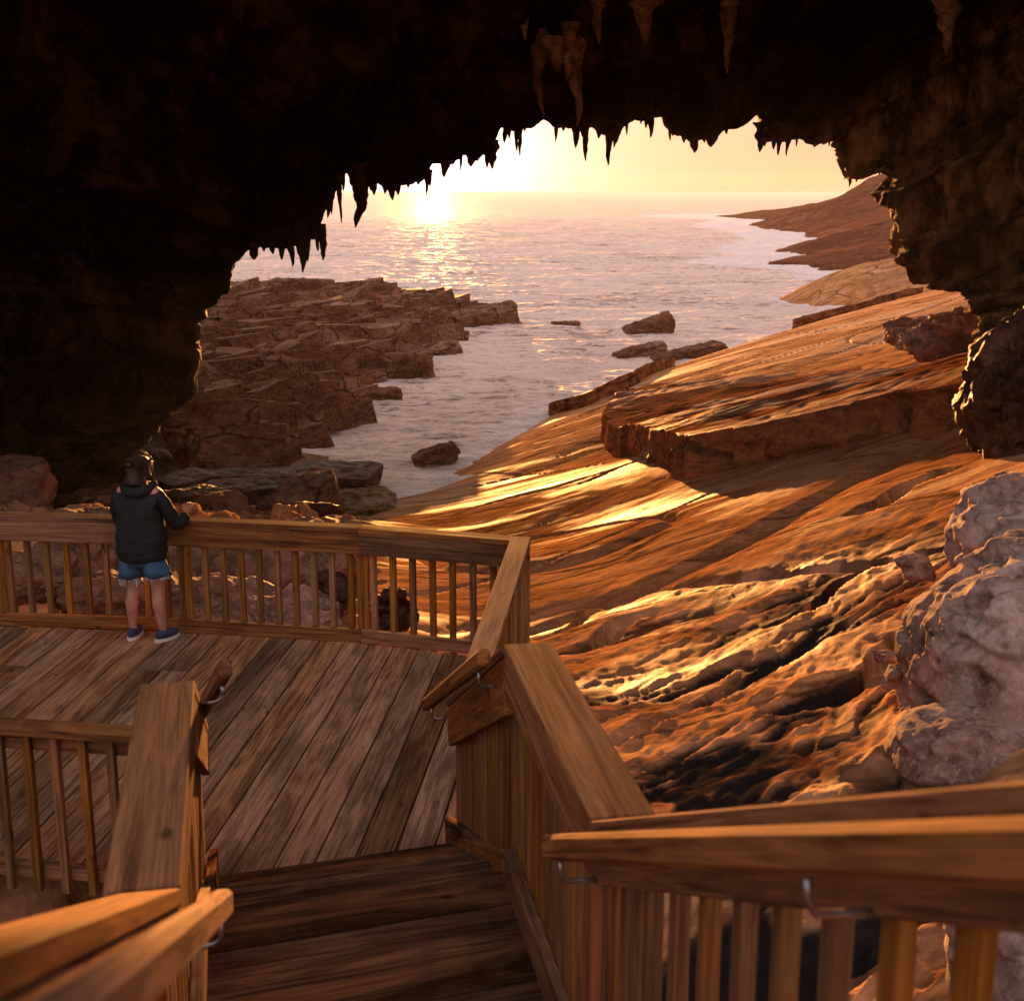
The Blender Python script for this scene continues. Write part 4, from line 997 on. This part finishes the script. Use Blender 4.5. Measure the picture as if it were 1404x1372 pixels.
# shoes
for s_, fx_, rz_ in ((-1, -.135, .05), (1, .155, -.45)):
    bm = bmesh.new(); r = bmesh.ops.create_uvsphere(bm, u_segments=24, v_segments=16, radius=1)
    for v in bm.verts:
        x, y, z = v.co; v.co = V3((x*.048*(1-.12*y), y*.125+.035, max(z, -.75)*.048*(1+.0*y)+.055+(.022 if y < -.2 and z > 0 else 0)*(-y)))
    me = bpy.data.meshes.new('shoe'); bm.to_mesh(me); bm.free()
    o = link('shoe', me, M['shoe'], None, True); o.parent = per; o.location = (fx_, 0, 0); o.rotation_euler = (0, 0, rz_)
    bm = bmesh.new(); n = 24
    ring = [(math.cos(a)*.052*(1-.12*math.sin(a)), math.sin(a)*.132+.035) for a in np.linspace(0, 2*math.pi, n, endpoint=False)]
    lo = [bm.verts.new((x, y, .002)) for x, y in ring]; hi = [bm.verts.new((x, y, .03)) for x, y in ring]
    for i in range(n): bm.faces.new([lo[i], lo[(i+1) % n], hi[(i+1) % n], hi[i]])
    bm.faces.new(hi); bm.faces.new(lo[::-1])
    me = bpy.data.meshes.new('sole'); bm.to_mesh(me); bm.free(); so = link('sole', me, M['sole'], None, False); so.parent = o

# ------------------------------------------------------------------ light and air
SUN_EL, SUN_AZ = 1.4, -3.35
w = bpy.data.worlds.new('World'); sc.world = w; w.use_nodes = True; nt = w.node_tree; N = NB(nt)
bg = nt.nodes['Background']; out = nt.nodes['World Output']
sky = N.n('ShaderNodeTexSky'); sky.sky_type = 'NISHITA'; sky.sun_disc = False
sky.sun_elevation = R(SUN_EL); sky.sun_rotation = R(SUN_AZ); sky.altitude = 10; sky.air_density = 1.0; sky.dust_density = 2.5; sky.ozone_density = 1.0
tc = N.n('ShaderNodeTexCoord').outputs['Generated']
e_ = R(1.02); a_ = R(SUN_AZ); sdir = (math.sin(a_)*math.cos(e_), math.cos(a_)*math.cos(e_), math.sin(e_))
dt = N.n('ShaderNodeVectorMath', operation='DOT_PRODUCT'); N.l(tc, dt.inputs[0]); dt.inputs[1].default_value = sdir
dv = dt.outputs['Value']
disc = N.math('MULTIPLY', N.math('GREATER_THAN', dv, math.cos(R(.30))), 60.0)
ac = N.math('MULTIPLY', N.math('ARCCOSINE', N.math('MINIMUM', dv, 1.0)), 57.2958)      # degrees from the sun
g1 = N.math('MULTIPLY', N.math('EXPONENT', N.math('MULTIPLY', ac, -1/2.2)), 10.0)
g2 = N.math('MULTIPLY', N.math('EXPONENT', N.math('MULTIPLY', ac, -1/7.0)), 2.0)
sep = N.n('ShaderNodeSeparateXYZ'); N.l(tc, sep.inputs[0])
def scaled(col, f):
    x = N.n('ShaderNodeVectorMath', operation='SCALE'); x.inputs[0].default_value = col; N.l(f, x.inputs['Scale']); return x.outputs[0]
def add(a, b):
    x = N.n('ShaderNodeVectorMath', operation='ADD'); N.l(a, x.inputs[0]); N.l(b, x.inputs[1]); return x.outputs[0]
tint = N.n('ShaderNodeVectorMath', operation='MULTIPLY'); N.l(sky.outputs[0], tint.inputs[0]); tint.inputs[1].default_value = (.05, .06, .14)
sz = N.n('ShaderNodeSeparateXYZ'); N.l(tc, sz.inputs[0])
front = N.mix(N.ramp(sz.outputs['Z'], [(.04, 0), (.22, 1)]), (2.5, 1.36, .84), (3.0, 2.05, 1.5))
fill_veil = N.mix(N.ramp(dv, [(0.15, 0), (.97, 1)]), (2.45, 1.95, 1.95), front)  # veil added over the whole sky to lift the fill light
tot = add(add(tint.outputs[0], fill_veil), add(add(scaled((1, .93, .90), g1), scaled((1, .70, .56), g2)), scaled((1, .7, .35), disc)))
N.l(tot, bg.inputs['Color']); bg.inputs['Strength'].default_value = .12
sl = bpy.data.lights.new('sun', 'SUN'); sl.energy = 5.0; sl.angle = R(.5); sl.color = (1, .40, .10)
so = bpy.data.objects.new('sun', sl); COL.objects.link(so)
dirv = V3((math.sin(R(SUN_AZ))*math.cos(R(SUN_EL)), math.cos(R(SUN_AZ))*math.cos(R(SUN_EL)), math.sin(R(SUN_EL))))
so.rotation_euler = dirv.to_track_quat('Z', 'Y').to_euler(); so.location = dirv*50

HAZE = 1
if HAZE:
    bm = bmesh.new(); bmesh.ops.create_cube(bm, size=1)
    for v in bm.verts: v.co = V3((v.co.x*3600, -60 if v.co.y < 0 else 3000, -11 if v.co.z < 0 else 36))
    me = bpy.data.meshes.new('haze'); bm.to_mesh(me); bm.free()
    hm = bpy.data.materials.new('haze'); hm.use_nodes = True; hn = hm.node_tree; hn.nodes.remove(hn.nodes['Principled BSDF'])
    pv = hn.nodes.new('ShaderNodeVolumePrincipled'); pv.inputs['Color'].default_value = (1, .88, .76, 1); pv.inputs['Density'].default_value = .00009; pv.inputs['Anisotropy'].default_value = .3
    hn.links.new(pv.outputs[0], hn.nodes['Material Output'].inputs['Volume'])
    o = link('haze', me, hm); tag(o, 'warm sea haze in the air', None, None, 'stuff')
cam = bpy.data.cameras.new('camera'); co_ = bpy.data.objects.new('camera', cam); COL.objects.link(co_)
co_.location = (0, 0, CAMZ); co_.rotation_euler = (R(90-PITCH), 0, 0)
cam.sensor_width = 36; cam.sensor_fit = 'HORIZONTAL'; cam.lens = FPX/1404*36; cam.clip_start = .05; cam.clip_end = 60000
cam.dof.use_dof = True; cam.dof.focus_distance = 16; cam.dof.aperture_fstop = 5.0
sc.camera = co_
sc.view_settings.view_transform = 'Standard'; sc.view_settings.look = 'None'; sc.view_settings.gamma = 1; sc.view_settings.exposure = 1.65
sc.cycles.use_denoising = True; sc.cycles.max_bounces = 6
sc.render.film_transparent = False
